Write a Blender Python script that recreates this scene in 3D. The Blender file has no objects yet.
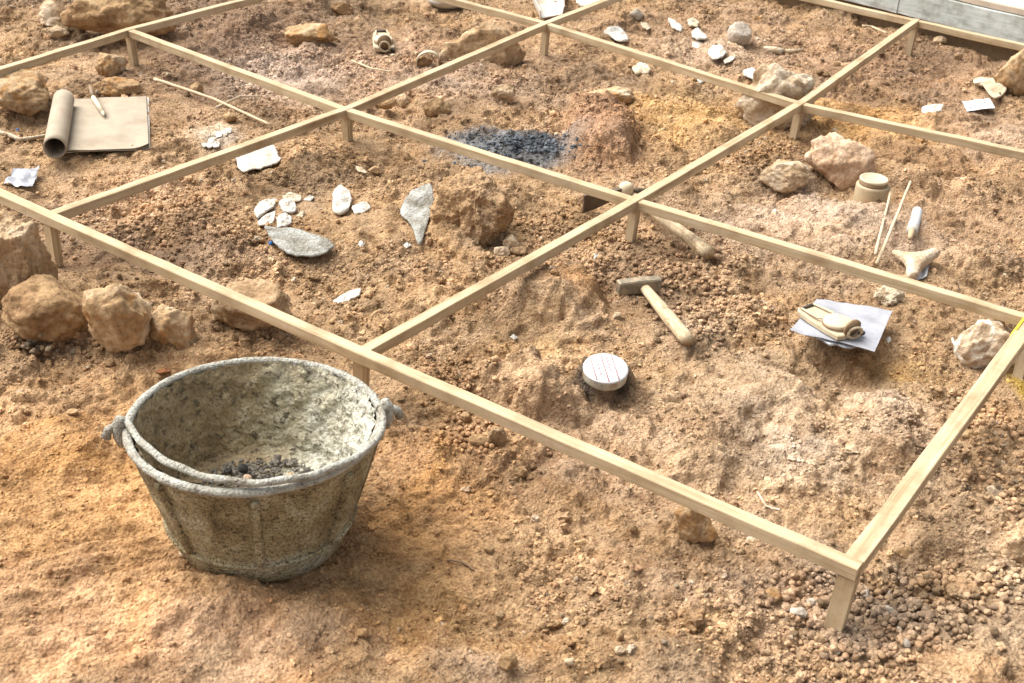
import bpy, bmesh, math
import numpy as np
from mathutils import Vector, Matrix

# ------------------------------------------------------------------ camera
S = 0.8                     # side of a grid cell, metres
ZG = 0.104                  # height of the top of the wooden grid above the soil
F_PX, TH, PSI, RO = 1227.0, 0.5330, -0.5980, 0.0510
CAM = np.array([2.4033*S, -1.5484*S, 1.2639*S + ZG])
FW = np.array([math.sin(PSI)*math.cos(TH), math.cos(PSI)*math.cos(TH), -math.sin(TH)])
R0 = np.array([math.cos(PSI), -math.sin(PSI), 0.0])
U0 = np.cross(R0, FW)
R2 = math.cos(RO)*R0 + math.sin(RO)*U0
U2 = -math.sin(RO)*R0 + math.cos(RO)*U0
LAT = R0[:2].copy()                                   # sideways on the ground
FWD = np.array([math.sin(PSI), math.cos(PSI)])        # away from the camera on the ground

scene = bpy.context.scene
COL = scene.collection
cam_data = bpy.data.cameras.new('camera')
cam = bpy.data.objects.new('camera', cam_data); COL.objects.link(cam)
M = Matrix(((R2[0], U2[0], -FW[0], CAM[0]), (R2[1], U2[1], -FW[1], CAM[1]), (R2[2], U2[2], -FW[2], CAM[2]), (0, 0, 0, 1)))
cam.matrix_world = M
cam_data.sensor_width = 36.0
cam_data.lens = F_PX/1024*36.0
cam_data.clip_start = 0.05; cam_data.clip_end = 400
cam_data.dof.use_dof = True
cam_data.dof.focus_distance = 2.05
cam_data.dof.aperture_fstop = 14.0
scene.camera = cam

# ------------------------------------------------------------------ sky and sun
SUN_EL, SUN_AZ = math.radians(52), math.radians(-97)   # azimuth from +Y towards +X
world = bpy.data.worlds.new('World'); scene.world = world
world.use_nodes = True
wn, wl = world.node_tree.nodes, world.node_tree.links
wn.clear()
sky = wn.new('ShaderNodeTexSky'); sky.sky_type = 'NISHITA'; sky.sun_disc = False
sky.sun_elevation = SUN_EL; sky.sun_rotation = SUN_AZ
sky.air_density = 1.0; sky.dust_density = 3.0; sky.ozone_density = 1.0
hs = wn.new('ShaderNodeHueSaturation'); hs.inputs['Saturation'].default_value = 0.22
bg = wn.new('ShaderNodeBackground'); bg.inputs['Strength'].default_value = 0.06
wo = wn.new('ShaderNodeOutputWorld')
wl.new(sky.outputs[0], hs.inputs['Color']); wl.new(hs.outputs[0], bg.inputs['Color']); wl.new(bg.outputs[0], wo.inputs[0])
sun_data = bpy.data.lights.new('sun', 'SUN'); sun_data.energy = 2.3; sun_data.angle = math.radians(58)
sun_data.color = (1.0, 0.96, 0.90)
sun = bpy.data.objects.new('sun', sun_data); COL.objects.link(sun)
sd = Vector((math.sin(SUN_AZ)*math.cos(SUN_EL), math.cos(SUN_AZ)*math.cos(SUN_EL), math.sin(SUN_EL)))
sun.rotation_euler = sd.to_track_quat('Z', 'Y').to_euler()
sun.location = (0, 0, 6)
scene.view_settings.view_transform = 'Standard'
scene.view_settings.look = 'None'
scene.view_settings.gamma = 1.0
scene.view_settings.use_curve_mapping = False
scene.view_settings.exposure = 1.86

# ------------------------------------------------------------------ pixel <-> place helpers
def ray(px, py):
    return FW*F_PX + R2*(px-512.0) - U2*(py-341.5)
def at(px, py, z=0.0):
    d = ray(px, py); t = (z-CAM[2])/d[2]
    return CAM + t*d
def mpp(P):                                            # metres per pixel at P
    return float((np.asarray(P)-CAM) @ FW)/F_PX
def uv(x, y):
    dx, dy = x-CAM[0], y-CAM[1]
    return dx*LAT[0]+dy*LAT[1], dx*FWD[0]+dy*FWD[1]

# ------------------------------------------------------------------ noise (numpy)
def _hash(ix, iy, iz, seed):
    h = (ix.astype(np.int64)*374761393 + iy.astype(np.int64)*668265263 + iz*2147483647 + seed*974711) & 0xFFFFFFFF
    h = ((h ^ (h >> 13))*1274126177) & 0xFFFFFFFF
    h = ((h ^ (h >> 16))*2246822519) & 0xFFFFFFFF
    return h ^ (h >> 15)
def perlin2(x, y, seed=0):
    xi, yi = np.floor(x), np.floor(y); xf, yf = x-xi, y-yi
    u = xf*xf*xf*(xf*(xf*6-15)+10); v = yf*yf*yf*(yf*(yf*6-15)+10)
    def g(ix, iy, dx, dy):
        a = _hash(ix, iy, np.int64(0), seed)*(2*math.pi/4294967296.0)
        return np.cos(a)*dx + np.sin(a)*dy
    n00 = g(xi, yi, xf, yf); n10 = g(xi+1, yi, xf-1, yf)
    n01 = g(xi, yi+1, xf, yf-1); n11 = g(xi+1, yi+1, xf-1, yf-1)
    a = n00+(n10-n00)*u; b = n01+(n11-n01)*u
    return 1.5*(a+(b-a)*v)
def fbm2(x, y, oct=4, seed=0, gain=0.5):
    s = 0; a = 1.0; f = 1.0
    for i in range(oct):
        s = s + a*perlin2(x*f+i*17.3, y*f-i*9.1, seed+i); a *= gain; f *= 2.03
    return s
def billow2(x, y, oct=3, seed=0):
    s = 0; a = 1.0; f = 1.0
    for i in range(oct):
        s = s + a*(np.abs(perlin2(x*f+i*5.3, y*f+i*3.1, seed+i))*2-0.55); a *= 0.5; f *= 2.1
    return s
def perlin3(p, seed=0):
    i = np.floor(p); f = p-i
    w = f*f*f*(f*(f*6-15)+10)
    def g(dx, dy, dz):
        h = _hash(i[:, 0]+dx, i[:, 1]+dy, (i[:, 2]+dz).astype(np.int64), seed)
        a = (h & 0xFFFF)*(2*math.pi/65536.0); c = ((h >> 16) & 0xFFFF)/32768.0-1.0; s = np.sqrt(np.maximum(0, 1-c*c))
        return s*np.cos(a)*(f[:, 0]-dx)+s*np.sin(a)*(f[:, 1]-dy)+c*(f[:, 2]-dz)
    def lp(a, b, t): return a+(b-a)*t
    x0 = lp(lp(g(0, 0, 0), g(1, 0, 0), w[:, 0]), lp(g(0, 1, 0), g(1, 1, 0), w[:, 0]), w[:, 1])
    x1 = lp(lp(g(0, 0, 1), g(1, 0, 1), w[:, 0]), lp(g(0, 1, 1), g(1, 1, 1), w[:, 0]), w[:, 1])
    return 1.5*lp(x0, x1, w[:, 2])
def fbm3(p, oct=4, seed=0, gain=0.5):
    s = 0; a = 1.0; f = 1.0
    for i in range(oct):
        s = s + a*perlin3(p*f+i*7.7, seed+i); a *= gain; f *= 2.03
    return s

# ------------------------------------------------------------------ materials
def new_mat(name, rough=0.9, spec=0.2):
    m = bpy.data.materials.new(name); m.use_nodes = True
    nt = m.node_tree; b = nt.nodes['Principled BSDF']
    b.inputs['Roughness'].default_value = rough
    b.inputs['Specular IOR Level'].default_value = spec
    return m, nt, b
def node(nt, t, **kw):
    n = nt.nodes.new(t)
    for k, v in kw.items(): setattr(n, k, v)
    return n
def ramp(nt, fac, stops):
    r = nt.nodes.new('ShaderNodeValToRGB'); e = r.color_ramp.elements
    while len(e) > 1: e.remove(e[0])
    e[0].position = stops[0][0]; c = stops[0][1]; e[0].color = (*c, 1) if len(c) == 3 else c
    for p, c in stops[1:]:
        k = e.new(p); k.color = (*c, 1)
    nt.links.new(fac, r.inputs[0]); return r.outputs['Color']
def coords(nt, rand=True):
    tc = nt.nodes.new('ShaderNodeTexCoord')
    if not rand: return tc.outputs['Object']
    oi = nt.nodes.new('ShaderNodeObjectInfo')
    ml = node(nt, 'ShaderNodeMath', operation='MULTIPLY'); ml.inputs[1].default_value = 37.0
    nt.links.new(oi.outputs['Random'], ml.inputs[0])
    ad = node(nt, 'ShaderNodeVectorMath', operation='ADD')
    nt.links.new(tc.outputs['Object'], ad.inputs[0]); nt.links.new(ml.outputs[0], ad.inputs[1])
    return ad.outputs[0]
def noise_tex(nt, vec, scale, detail=6, rough=0.6, dist=0.0):
    n = nt.nodes.new('ShaderNodeTexNoise'); n.inputs['Scale'].default_value = scale
    n.inputs['Detail'].default_value = detail; n.inputs['Roughness'].default_value = rough
    n.inputs['Distortion'].default_value = dist
    nt.links.new(vec, n.inputs['Vector']); return n.outputs['Fac']
def voro(nt, vec, scale, feature='F1', rnd=1.0):
    n = node(nt, 'ShaderNodeTexVoronoi', feature=feature); n.inputs['Scale'].default_value = scale
    n.inputs['Randomness'].default_value = rnd
    nt.links.new(vec, n.inputs['Vector']); return n
def mixc(nt, a, b, fac, mode='MIX'):
    m = node(nt, 'ShaderNodeMix', data_type='RGBA', blend_type=mode)
    for v, s in ((fac, m.inputs[0]), (a, m.inputs[6]), (b, m.inputs[7])):
        if isinstance(v, (int, float)): s.default_value = v
        elif isinstance(v, tuple): s.default_value = (*v, 1)
        else: nt.links.new(v, s)
    return m.outputs[2]
def math_n(nt, op, a, b=0.0, c=None):
    m = node(nt, 'ShaderNodeMath', operation=op)
    for v, s in zip((a, b, c), m.inputs):
        if v is None: continue
        if isinstance(v, (int, float)): s.default_value = v
        else: nt.links.new(v, s)
    return m.outputs[0]
def bump(nt, b, h, dist, strength=1.0, prev=None):
    n = nt.nodes.new('ShaderNodeBump'); n.inputs['Distance'].default_value = dist
    n.inputs['Strength'].default_value = strength
    nt.links.new(h, n.inputs['Height'])
    if prev: nt.links.new(prev, n.inputs['Normal'])
    nt.links.new(n.outputs[0], b.inputs['Normal']); return n.outputs[0]

def soil_material(name, fine=1.0):
    m, nt, b = new_mat(name, 0.95, 0.12)
    at_ = nt.nodes.new('ShaderNodeAttribute'); at_.attribute_name = 'tint'
    geo = nt.nodes.new('ShaderNodeNewGeometry'); P = geo.outputs['Position']
    n1 = noise_tex(nt, P, 45, 5, 0.65); n2 = noise_tex(nt, P, 230, 4, 0.7); n3 = noise_tex(nt, P, 9, 4, 0.6)
    c = mixc(nt, at_.outputs['Color'], ramp(nt, n1, [(0.28, (0.54, 0.43, 0.33)), (0.5, (1, 1, 1)), (0.72, (1.36, 1.36, 1.34))]), 0.8, 'MULTIPLY')
    c = mixc(nt, c, ramp(nt, n2, [(0.3, (0.48, 0.37, 0.27)), (0.5, (1, 1, 1)), (0.7, (1.42, 1.42, 1.38))]), 0.85*fine, 'MULTIPLY')
    c = mixc(nt, c, ramp(nt, n3, [(0.3, (0.82, 0.76, 0.70)), (0.5, (1, 1, 1)), (0.7, (1.14, 1.16, 1.2))]), 0.8, 'MULTIPLY')
    nt.links.new(c, b.inputs['Base Color'])
    v = voro(nt, P, 190); v2 = voro(nt, P, 85)
    h = math_n(nt, 'ADD', math_n(nt, 'MULTIPLY', v.outputs['Distance'], -0.5), math_n(nt, 'MULTIPLY', n2, 1.0))
    h = math_n(nt, 'ADD', h, math_n(nt, 'MULTIPLY', v2.outputs['Distance'], -0.55))
    h = math_n(nt, 'ADD', h, n1)
    bump(nt, b, h, 0.0075*fine, 1.0)
    return m

def rock_material(name, stops, scale=14, spots=None, rough=0.92, bumpd=0.007, streak=None):
    m, nt, b = new_mat(name, rough, 0.15)
    P = coords(nt)
    n = noise_tex(nt, P, scale, 7, 0.62, 0.6)
    c = ramp(nt, n, stops)
    n2 = noise_tex(nt, P, scale*9, 5, 0.7)
    c = mixc(nt, c, ramp(nt, n2, [(0.3, (0.5, 0.45, 0.4)), (0.5, (1, 1, 1)), (0.72, (1.3, 1.3, 1.3))]), 0.8, 'MULTIPLY')
    if spots:
        n3 = noise_tex(nt, P, scale*2.2, 3, 0.5, 1.0)
        f = node(nt, 'ShaderNodeMapRange'); f.inputs[1].default_value = spots[1]; f.inputs[2].default_value = spots[1]+0.14
        nt.links.new(n3, f.inputs[0])
        c = mixc(nt, c, spots[0], math_n(nt, 'MULTIPLY', f.outputs[0], 0.8))
    nt.links.new(c, b.inputs['Base Color'])
    v = voro(nt, P, scale*7)
    h = math_n(nt, 'ADD', math_n(nt, 'MULTIPLY', v.outputs['Distance'], 0.5), math_n(nt, 'ADD', n2, n))
    bump(nt, b, h, bumpd, 0.8)
    return m

def wood_material(name, pale, mid, dark, along='X', grain=1.0):
    m, nt, b = new_mat(name, 0.78, 0.25)
    tc = nt.nodes.new('ShaderNodeUVMap')
    mp = nt.nodes.new('ShaderNodeMapping'); mp.inputs['Scale'].default_value = (1.2, 55, 1)
    nt.links.new(tc.outputs[0], mp.inputs['Vector'])
    n = noise_tex(nt, mp.outputs[0], 3.0, 6, 0.65, 0.8)
    geo = nt.nodes.new('ShaderNodeNewGeometry')
    n2 = noise_tex(nt, geo.outputs['Position'], 11, 5, 0.6)
    n3 = noise_tex(nt, geo.outputs['Position'], 160, 3, 0.7)
    c = ramp(nt, n, [(0.28, dark), (0.47, mid), (0.68, pale)])
    c = mixc(nt, c, ramp(nt, n2, [(0.28, (0.60, 0.53, 0.44)), (0.5, (1, 1, 1)), (0.75, (1.18, 1.2, 1.22))]), 0.8*grain, 'MULTIPLY')
    sp = node(nt, 'ShaderNodeMapRange'); sp.inputs[1].default_value = 0.60; sp.inputs[2].default_value = 0.72
    nt.links.new(n3, sp.inputs[0])
    c = mixc(nt, c, (0.33, 0.22, 0.13), math_n(nt, 'MULTIPLY', sp.outputs[0], 0.75))
    nt.links.new(c, b.inputs['Base Color'])
    bump(nt, b, math_n(nt, 'ADD', n, n3), 0.0008, 0.5)
    return m

def plain_material(name, col, rough=0.7, var=0.25, scale=60, spec=0.3, dirt=None, metal=0.0, bumpd=0.0006):
    m, nt, b = new_mat(name, rough, spec)
    P = coords(nt)
    n = noise_tex(nt, P, scale, 6, 0.65)
    lo = tuple(max(0, x*(1-var)) for x in col); hi = tuple(min(0.95, x*(1+var*0.7)) for x in col)
    c = ramp(nt, n, [(0.3, lo), (0.5, col), (0.7, hi)])
    if dirt:
        n2 = noise_tex(nt, P, scale*0.45, 5, 0.65)
        f = node(nt, 'ShaderNodeMapRange'); f.inputs[1].default_value = 0.52; f.inputs[2].default_value = 0.66
        nt.links.new(n2, f.inputs[0])
        c = mixc(nt, c, dirt, math_n(nt, 'MULTIPLY', f.outputs[0], 0.8))
    nt.links.new(c, b.inputs['Base Color'])
    b.inputs['Metallic'].default_value = metal
    bump(nt, b, n, bumpd, 0.7)
    return m

M_SOIL = soil_material('soil')
M_CRUMB = soil_material('soil_crumb', 0.75)
M_WOOD = wood_material('pale_timber', (0.49, 0.392, 0.268), (0.41, 0.308, 0.185), (0.28, 0.19, 0.10))
M_ROCK_OR = rock_material('orange_limestone', [(0.25, (0.12, 0.068, 0.03)), (0.38, (0.29, 0.175, 0.085)), (0.50, (0.39, 0.26, 0.14)), (0.60, (0.47, 0.34, 0.21)), (0.72, (0.62, 0.51, 0.37))], 11, ((0.36, 0.175, 0.055), 0.53))
M_ROCK_TAN = rock_material('tan_limestone', [(0.25, (0.13, 0.08, 0.04)), (0.42, (0.32, 0.21, 0.115)), (0.55, (0.43, 0.305, 0.185)), (0.72, (0.58, 0.46, 0.33))], 13, ((0.38, 0.22, 0.09), 0.62))
M_ROCK_BR = rock_material('brown_limestone', [(0.25, (0.13, 0.075, 0.035)), (0.45, (0.28, 0.17, 0.085)), (0.6, (0.38, 0.25, 0.13)), (0.75, (0.5, 0.36, 0.22))], 12)
M_ROCK_PALE = rock_material('pale_limestone', [(0.25, (0.22, 0.14, 0.07)), (0.42, (0.42, 0.30, 0.185)), (0.55, (0.53, 0.42, 0.295)), (0.75, (0.64, 0.56, 0.44))], 12)
M_ROCK_PINK = rock_material('pinkish_limestone', [(0.25, (0.28, 0.155, 0.08)), (0.42, (0.47, 0.30, 0.185)), (0.58, (0.56, 0.41, 0.285)), (0.75, (0.66, 0.55, 0.43))], 12)
M_ROCK_GREY = rock_material('grey_pebble', [(0.3, (0.33, 0.28, 0.22)), (0.5, (0.43, 0.37, 0.30)), (0.7, (0.52, 0.47, 0.40))], 20, bumpd=0.001)
M_FLINT_GREY = rock_material('grey_flint', [(0.28, (0.10, 0.085, 0.065)), (0.42, (0.23, 0.215, 0.18)), (0.55, (0.335, 0.335, 0.305)), (0.75, (0.44, 0.44, 0.41))], 22, bumpd=0.005)
M_FLINT_PALE = rock_material('pale_slab', [(0.25, (0.28, 0.22, 0.16)), (0.42, (0.40, 0.36, 0.30)), (0.6, (0.52, 0.49, 0.44))], 18, bumpd=0.002)
M_FLINT_WHITE = rock_material('white_flint', [(0.25, (0.30, 0.22, 0.14)), (0.38, (0.50, 0.44, 0.35)), (0.52, (0.60, 0.57, 0.51)), (0.7, (0.68, 0.66, 0.62))], 28, bumpd=0.004)
M_FLINT_CREAM = rock_material('cream_flint', [(0.25, (0.30, 0.20, 0.11)), (0.42, (0.48, 0.38, 0.26)), (0.6, (0.60, 0.52, 0.40))], 30, bumpd=0.004)
M_BONE = rock_material('bone', [(0.25, (0.32, 0.21, 0.12)), (0.45, (0.47, 0.36, 0.245)), (0.65, (0.58, 0.48, 0.355))], 20, bumpd=0.003)
M_RED = rock_material('red_clay', [(0.3, (0.22, 0.09, 0.04)), (0.55, (0.38, 0.17, 0.08)), (0.75, (0.46, 0.26, 0.15))], 18)
M_STICK = plain_material('dry_cane', (0.52, 0.41, 0.27), 0.8, 0.25, 90)
M_CANVAS = plain_material('tan_canvas', (0.45, 0.37, 0.255), 0.8, 0.15, 70, dirt=(0.38, 0.28, 0.17))
M_CANVAS2 = plain_material('pale_tan_disc', (0.50, 0.42, 0.30), 0.65, 0.12, 70, dirt=(0.45, 0.34, 0.21))
M_DARK = plain_material('dark_leather', (0.045, 0.035, 0.025), 0.7, 0.3, 60)
M_BROWN = plain_material('brown_leather', (0.20, 0.13, 0.07), 0.6, 0.25, 60)
M_STEEL = plain_material('dusty_steel', (0.22, 0.18, 0.125), 0.55, 0.4, 90, dirt=(0.38, 0.28, 0.175), metal=0.25, spec=0.5, bumpd=0.0012)
M_IRON = plain_material('dark_iron', (0.10, 0.072, 0.045), 0.6, 0.3, 60, dirt=(0.20, 0.13, 0.08))
M_HANDLE = plain_material('dusty_ash_handle', (0.42, 0.315, 0.19), 0.8, 0.22, 70, dirt=(0.40, 0.28, 0.16))
def handle_material(name, d):
    m, nt, b = new_mat(name, 0.72, 0.25)
    d = np.asarray(d, float)/np.linalg.norm(d)
    tc = nt.nodes.new('ShaderNodeTexCoord'); P = tc.outputs['Object']
    dt = node(nt, 'ShaderNodeVectorMath', operation='DOT_PRODUCT'); nt.links.new(P, dt.inputs[0]); dt.inputs[1].default_value = tuple(d)
    sc_ = node(nt, 'ShaderNodeVectorMath', operation='SCALE'); sc_.inputs[0].default_value = tuple(d*-0.94); nt.links.new(dt.outputs['Value'], sc_.inputs['Scale'])
    ad = node(nt, 'ShaderNodeVectorMath', operation='ADD'); nt.links.new(P, ad.inputs[0]); nt.links.new(sc_.outputs[0], ad.inputs[1])
    n = noise_tex(nt, ad.outputs[0], 260, 5, .6, .5); n2 = noise_tex(nt, P, 38, 5, .65); n3 = noise_tex(nt, P, 330, 3, .7)
    c = ramp(nt, n, [(.3, (.30, .215, .125)), (.48, (.43, .335, .21)), (.68, (.53, .435, .30))])
    c = mixc(nt, c, ramp(nt, n2, [(.35, (.42, .34, .26)), (.5, (1, 1, 1)), (.7, (1.15, 1.15, 1.15))]), .85, 'MULTIPLY')
    f = node(nt, 'ShaderNodeMapRange'); f.inputs[1].default_value = .56; f.inputs[2].default_value = .7; nt.links.new(n3, f.inputs[0])
    c = mixc(nt, c, (.34, .22, .125), f.outputs[0])
    nt.links.new(c, b.inputs['Base Color']); bump(nt, b, math_n(nt, 'ADD', n, n3), .0012, .7)
    return m
M_PAPER = plain_material('tan_drawing_paper', (0.32, 0.265, 0.195), 0.85, 0.16, 20, dirt=(0.25, 0.195, 0.135))
M_PAPERW = plain_material('white_paper', (0.54, 0.54, 0.55), 0.6, 0.05, 30)
M_INK = plain_material('grey_ink', (0.32, 0.32, 0.34), 0.8, 0.1, 50)
M_RED_INK = plain_material('faint_red_ink', (0.46, 0.20, 0.19), 0.8, 0.2, 50)
M_BLUE = plain_material('blue_bead', (0.05, 0.16, 0.42), 0.4, 0.2, 80)
M_YELLOW = plain_material('yellow_paint', (0.70, 0.48, 0.03), 0.6, 0.2, 80)
M_JAR = plain_material('tan_jar', (0.36, 0.285, 0.18), 0.55, 0.08, 50, dirt=(0.45, 0.33, 0.20))
M_JARLID = plain_material('pale_jar_lid', (0.46, 0.385, 0.265), 0.5, 0.08, 50)
M_GREYBOARD = None
M_TIN = plain_material('dull_tin', (0.40, 0.37, 0.30), 0.5, 0.45, 110, dirt=(0.24, 0.15, 0.07), spec=0.5)
M_GREYTRAY = plain_material('grey_tray', (0.46, 0.43, 0.38), 0.6, 0.15, 30, dirt=(0.40, 0.30, 0.2))
M_GREEN = plain_material('pale_green_enamel', (0.56, 0.60, 0.50), 0.5, 0.1, 30, dirt=(0.40, 0.33, 0.22))
M_BLACK = rock_material('black_charcoal', [(0.3, (0.012, 0.011, 0.011)), (0.5, (0.03, 0.028, 0.027)), (0.7, (0.08, 0.075, 0.07))], 40, bumpd=0.002)
M_COAL = rock_material('charcoal', [(0.3, (0.02, 0.023, 0.027)), (0.5, (0.075, 0.085, 0.098)), (0.7, (0.20, 0.22, 0.24))], 26, bumpd=0.002, rough=0.8)
def plastic_material():
    m, nt, b = new_mat('clear_plastic_sheet', 0.22, 0.5)
    P = coords(nt); n = noise_tex(nt, P, 26, 5, 0.6)
    nt.links.new(ramp(nt, n, [(0.3, (0.36, 0.365, 0.405)), (0.55, (0.48, 0.49, 0.53)), (0.75, (0.64, 0.64, 0.67))]), b.inputs['Base Color'])
    b.inputs['Transmission Weight'].default_value = 0.35
    bump(nt, b, n, 0.004, 0.5); return m
M_PLASTIC = plastic_material()
def board_material():
    m, nt, b = new_mat('weathered_grey_board', 0.85, 0.2)
    tc = nt.nodes.new('ShaderNodeTexCoord'); mp = nt.nodes.new('ShaderNodeMapping'); mp.inputs['Scale'].default_value = (2, 30, 30)
    nt.links.new(tc.outputs['Object'], mp.inputs['Vector'])
    n = noise_tex(nt, mp.outputs[0], 2.5, 6, 0.65, 0.5); n2 = noise_tex(nt, tc.outputs['Object'], 18, 5, 0.65)
    c = ramp(nt, n, [(0.3, (0.33, 0.35, 0.325)), (0.5, (0.45, 0.475, 0.445)), (0.7, (0.55, 0.585, 0.55))])
    c = mixc(nt, c, ramp(nt, n2, [(0.33, (0.55, 0.5, 0.42)), (0.5, (1, 1, 1)), (0.7, (1.15, 1.15, 1.15))]), 0.7, 'MULTIPLY')
    nt.links.new(c, b.inputs['Base Color']); bump(nt, b, n, 0.002, 0.6); return m
M_GREYBOARD = board_material()
M_PALEBOARD = plain_material('pale_bare_plank', (0.50, 0.41, 0.32), 0.85, 0.18, 14, dirt=(0.50, 0.38, 0.27))

# ------------------------------------------------------------------ object helpers
def tag(o, label, cat, group=None, kind=None):
    if label: o['label'] = label
    if cat: o['category'] = cat
    if group: o['group'] = group
    if kind: o['kind'] = kind
    return o
def obj(name, verts, faces, mat, parent=None, smooth=True, loc=None, uvs=None):
    me = bpy.data.meshes.new(name)
    me.from_pydata([tuple(map(float, v)) for v in verts], [], [tuple(int(i) for i in f) for f in faces])
    if smooth: me.polygons.foreach_set('use_smooth', [True]*len(me.polygons))
    if uvs is not None:
        l = me.uv_layers.new(name='UVMap')
        l.data.foreach_set('uv', np.asarray(uvs, dtype=np.float32).ravel())
    me.materials.append(mat); me.update()
    o = bpy.data.objects.new(name, me); COL.objects.link(o)
    if loc is not None: o.location = tuple(map(float, loc))
    if parent is not None: o.parent = parent
    return o
def thing(name, loc, label, cat, group=None, rz=0.0):
    o = bpy.data.objects.new(name, None); COL.objects.link(o)
    o.empty_display_size = 0.05
    o.location = tuple(map(float, loc)); o.rotation_euler = (0, 0, rz)
    return tag(o, label, cat, group)
class MB:                                              # collects simple solids into one mesh
    def __init__(s): s.v = []; s.f = []
    def add(s, v, f):
        n = len(s.v); s.v += [tuple(map(float, q)) for q in v]; s.f += [tuple(int(i)+n for i in q) for q in f]
    def tube(s, pts, rad, seg=12, cap=True, closed=False, flat=1.0):
        pts = [np.asarray(p, float) for p in pts]; n = len(pts)
        if np.isscalar(rad): rad = [rad]*n
        V = []; up0 = np.array([0, 0, 1.0])
        for i in range(n):
            a = pts[(i-1) % n] if (closed or i > 0) else pts[i]
            b = pts[(i+1) % n] if (closed or i < n-1) else pts[i]
            t = b-a; t /= np.linalg.norm(t)+1e-12
            up = up0 if abs(t[2]) < 0.95 else np.array([1.0, 0, 0])
            x = np.cross(t, up); x /= np.linalg.norm(x); y = np.cross(x, t)
            for k in range(seg):
                w = 2*math.pi*k/seg
                V.append(pts[i]+rad[i]*(math.cos(w)*x+flat*math.sin(w)*y))
        Fs = []
        for i in range(n if closed else n-1):
            j = (i+1) % n
            for k in range(seg):
                l = (k+1) % seg
                Fs.append((i*seg+k, i*seg+l, j*seg+l, j*seg+k))
        if cap and not closed:
            Fs.append(tuple(range(seg-1, -1, -1))); Fs.append(tuple((n-1)*seg+k for k in range(seg)))
        s.add(V, Fs)
    def lathe(s, prof, seg=48, c=(0, 0, 0), close=False):
        V = []; Fs = []; n = len(prof)
        for k in range(seg):
            w = 2*math.pi*k/seg
            for r, z in prof: V.append((c[0]+r*math.cos(w), c[1]+r*math.sin(w), c[2]+z))
        for k in range(seg):
            l = (k+1) % seg
            for i in range(n-1 if not close else n):
                j = (i+1) % n
                Fs.append((k*n+i, l*n+i, l*n+j, k*n+j))
        s.add(V, Fs)
    def box(s, c, half, ax=None, bev=0.0):
        ax = np.eye(3) if ax is None else np.asarray(ax, float)
        bm = bmesh.new(); bmesh.ops.create_cube(bm, size=2.0)
        for v in bm.verts: v.co = Vector((v.co.x*half[0], v.co.y*half[1], v.co.z*half[2]))
        if bev > 0: bmesh.ops.bevel(bm, geom=list(bm.edges), offset=bev, segments=2, affect='EDGES', profile=0.6)
        bm.verts.ensure_lookup_table()
        V = [np.asarray(c, float)+v.co.x*ax[0]+v.co.y*ax[1]+v.co.z*ax[2] for v in bm.verts]
        s.add(V, [[q.index for q in f.verts] for f in bm.faces]); bm.free()
    def build(s, name, mat, parent=None, smooth=True, loc=None):
        o = obj(name, s.v, s.f, mat, parent, smooth, loc)
        return o

def ico(level):
    bm = bmesh.new(); bmesh.ops.create_icosphere(bm, subdivisions=level, radius=1.0)
    bm.verts.ensure_lookup_table()
    v = np.array([q.co[:] for q in bm.verts]); f = np.array([[q.index for q in p.verts] for p in bm.faces]); bm.free()
    return v, f
ICO = {k: ico(k) for k in (1, 2, 3, 4, 5, 6)}

# ------------------------------------------------------------------ ground
def px_ellipse(px, py, rx, ry):
    """centre and ground axes (sideways, forward) of a flat patch seen at this pixel with these pixel radii"""
    P = at(px, py, 0); k = mpp(P); el = math.asin((CAM[2])/np.linalg.norm(P-CAM))
    u, v = uv(P[0], P[1])
    return u, v, rx*k, ry*k/math.sin(el)
def blob(U, V, px, py, rx, ry, rot=0.0, p=1.0):
    u, v, a, b = px_ellipse(px, py, rx, ry)
    du, dv = U-u, V-v
    if rot:
        c, s = math.cos(rot), math.sin(rot); du, dv = du*c+dv*s, -du*s+dv*c
    d = (du/a)**2+(dv/b)**2
    return np.exp(-d**p)
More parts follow.
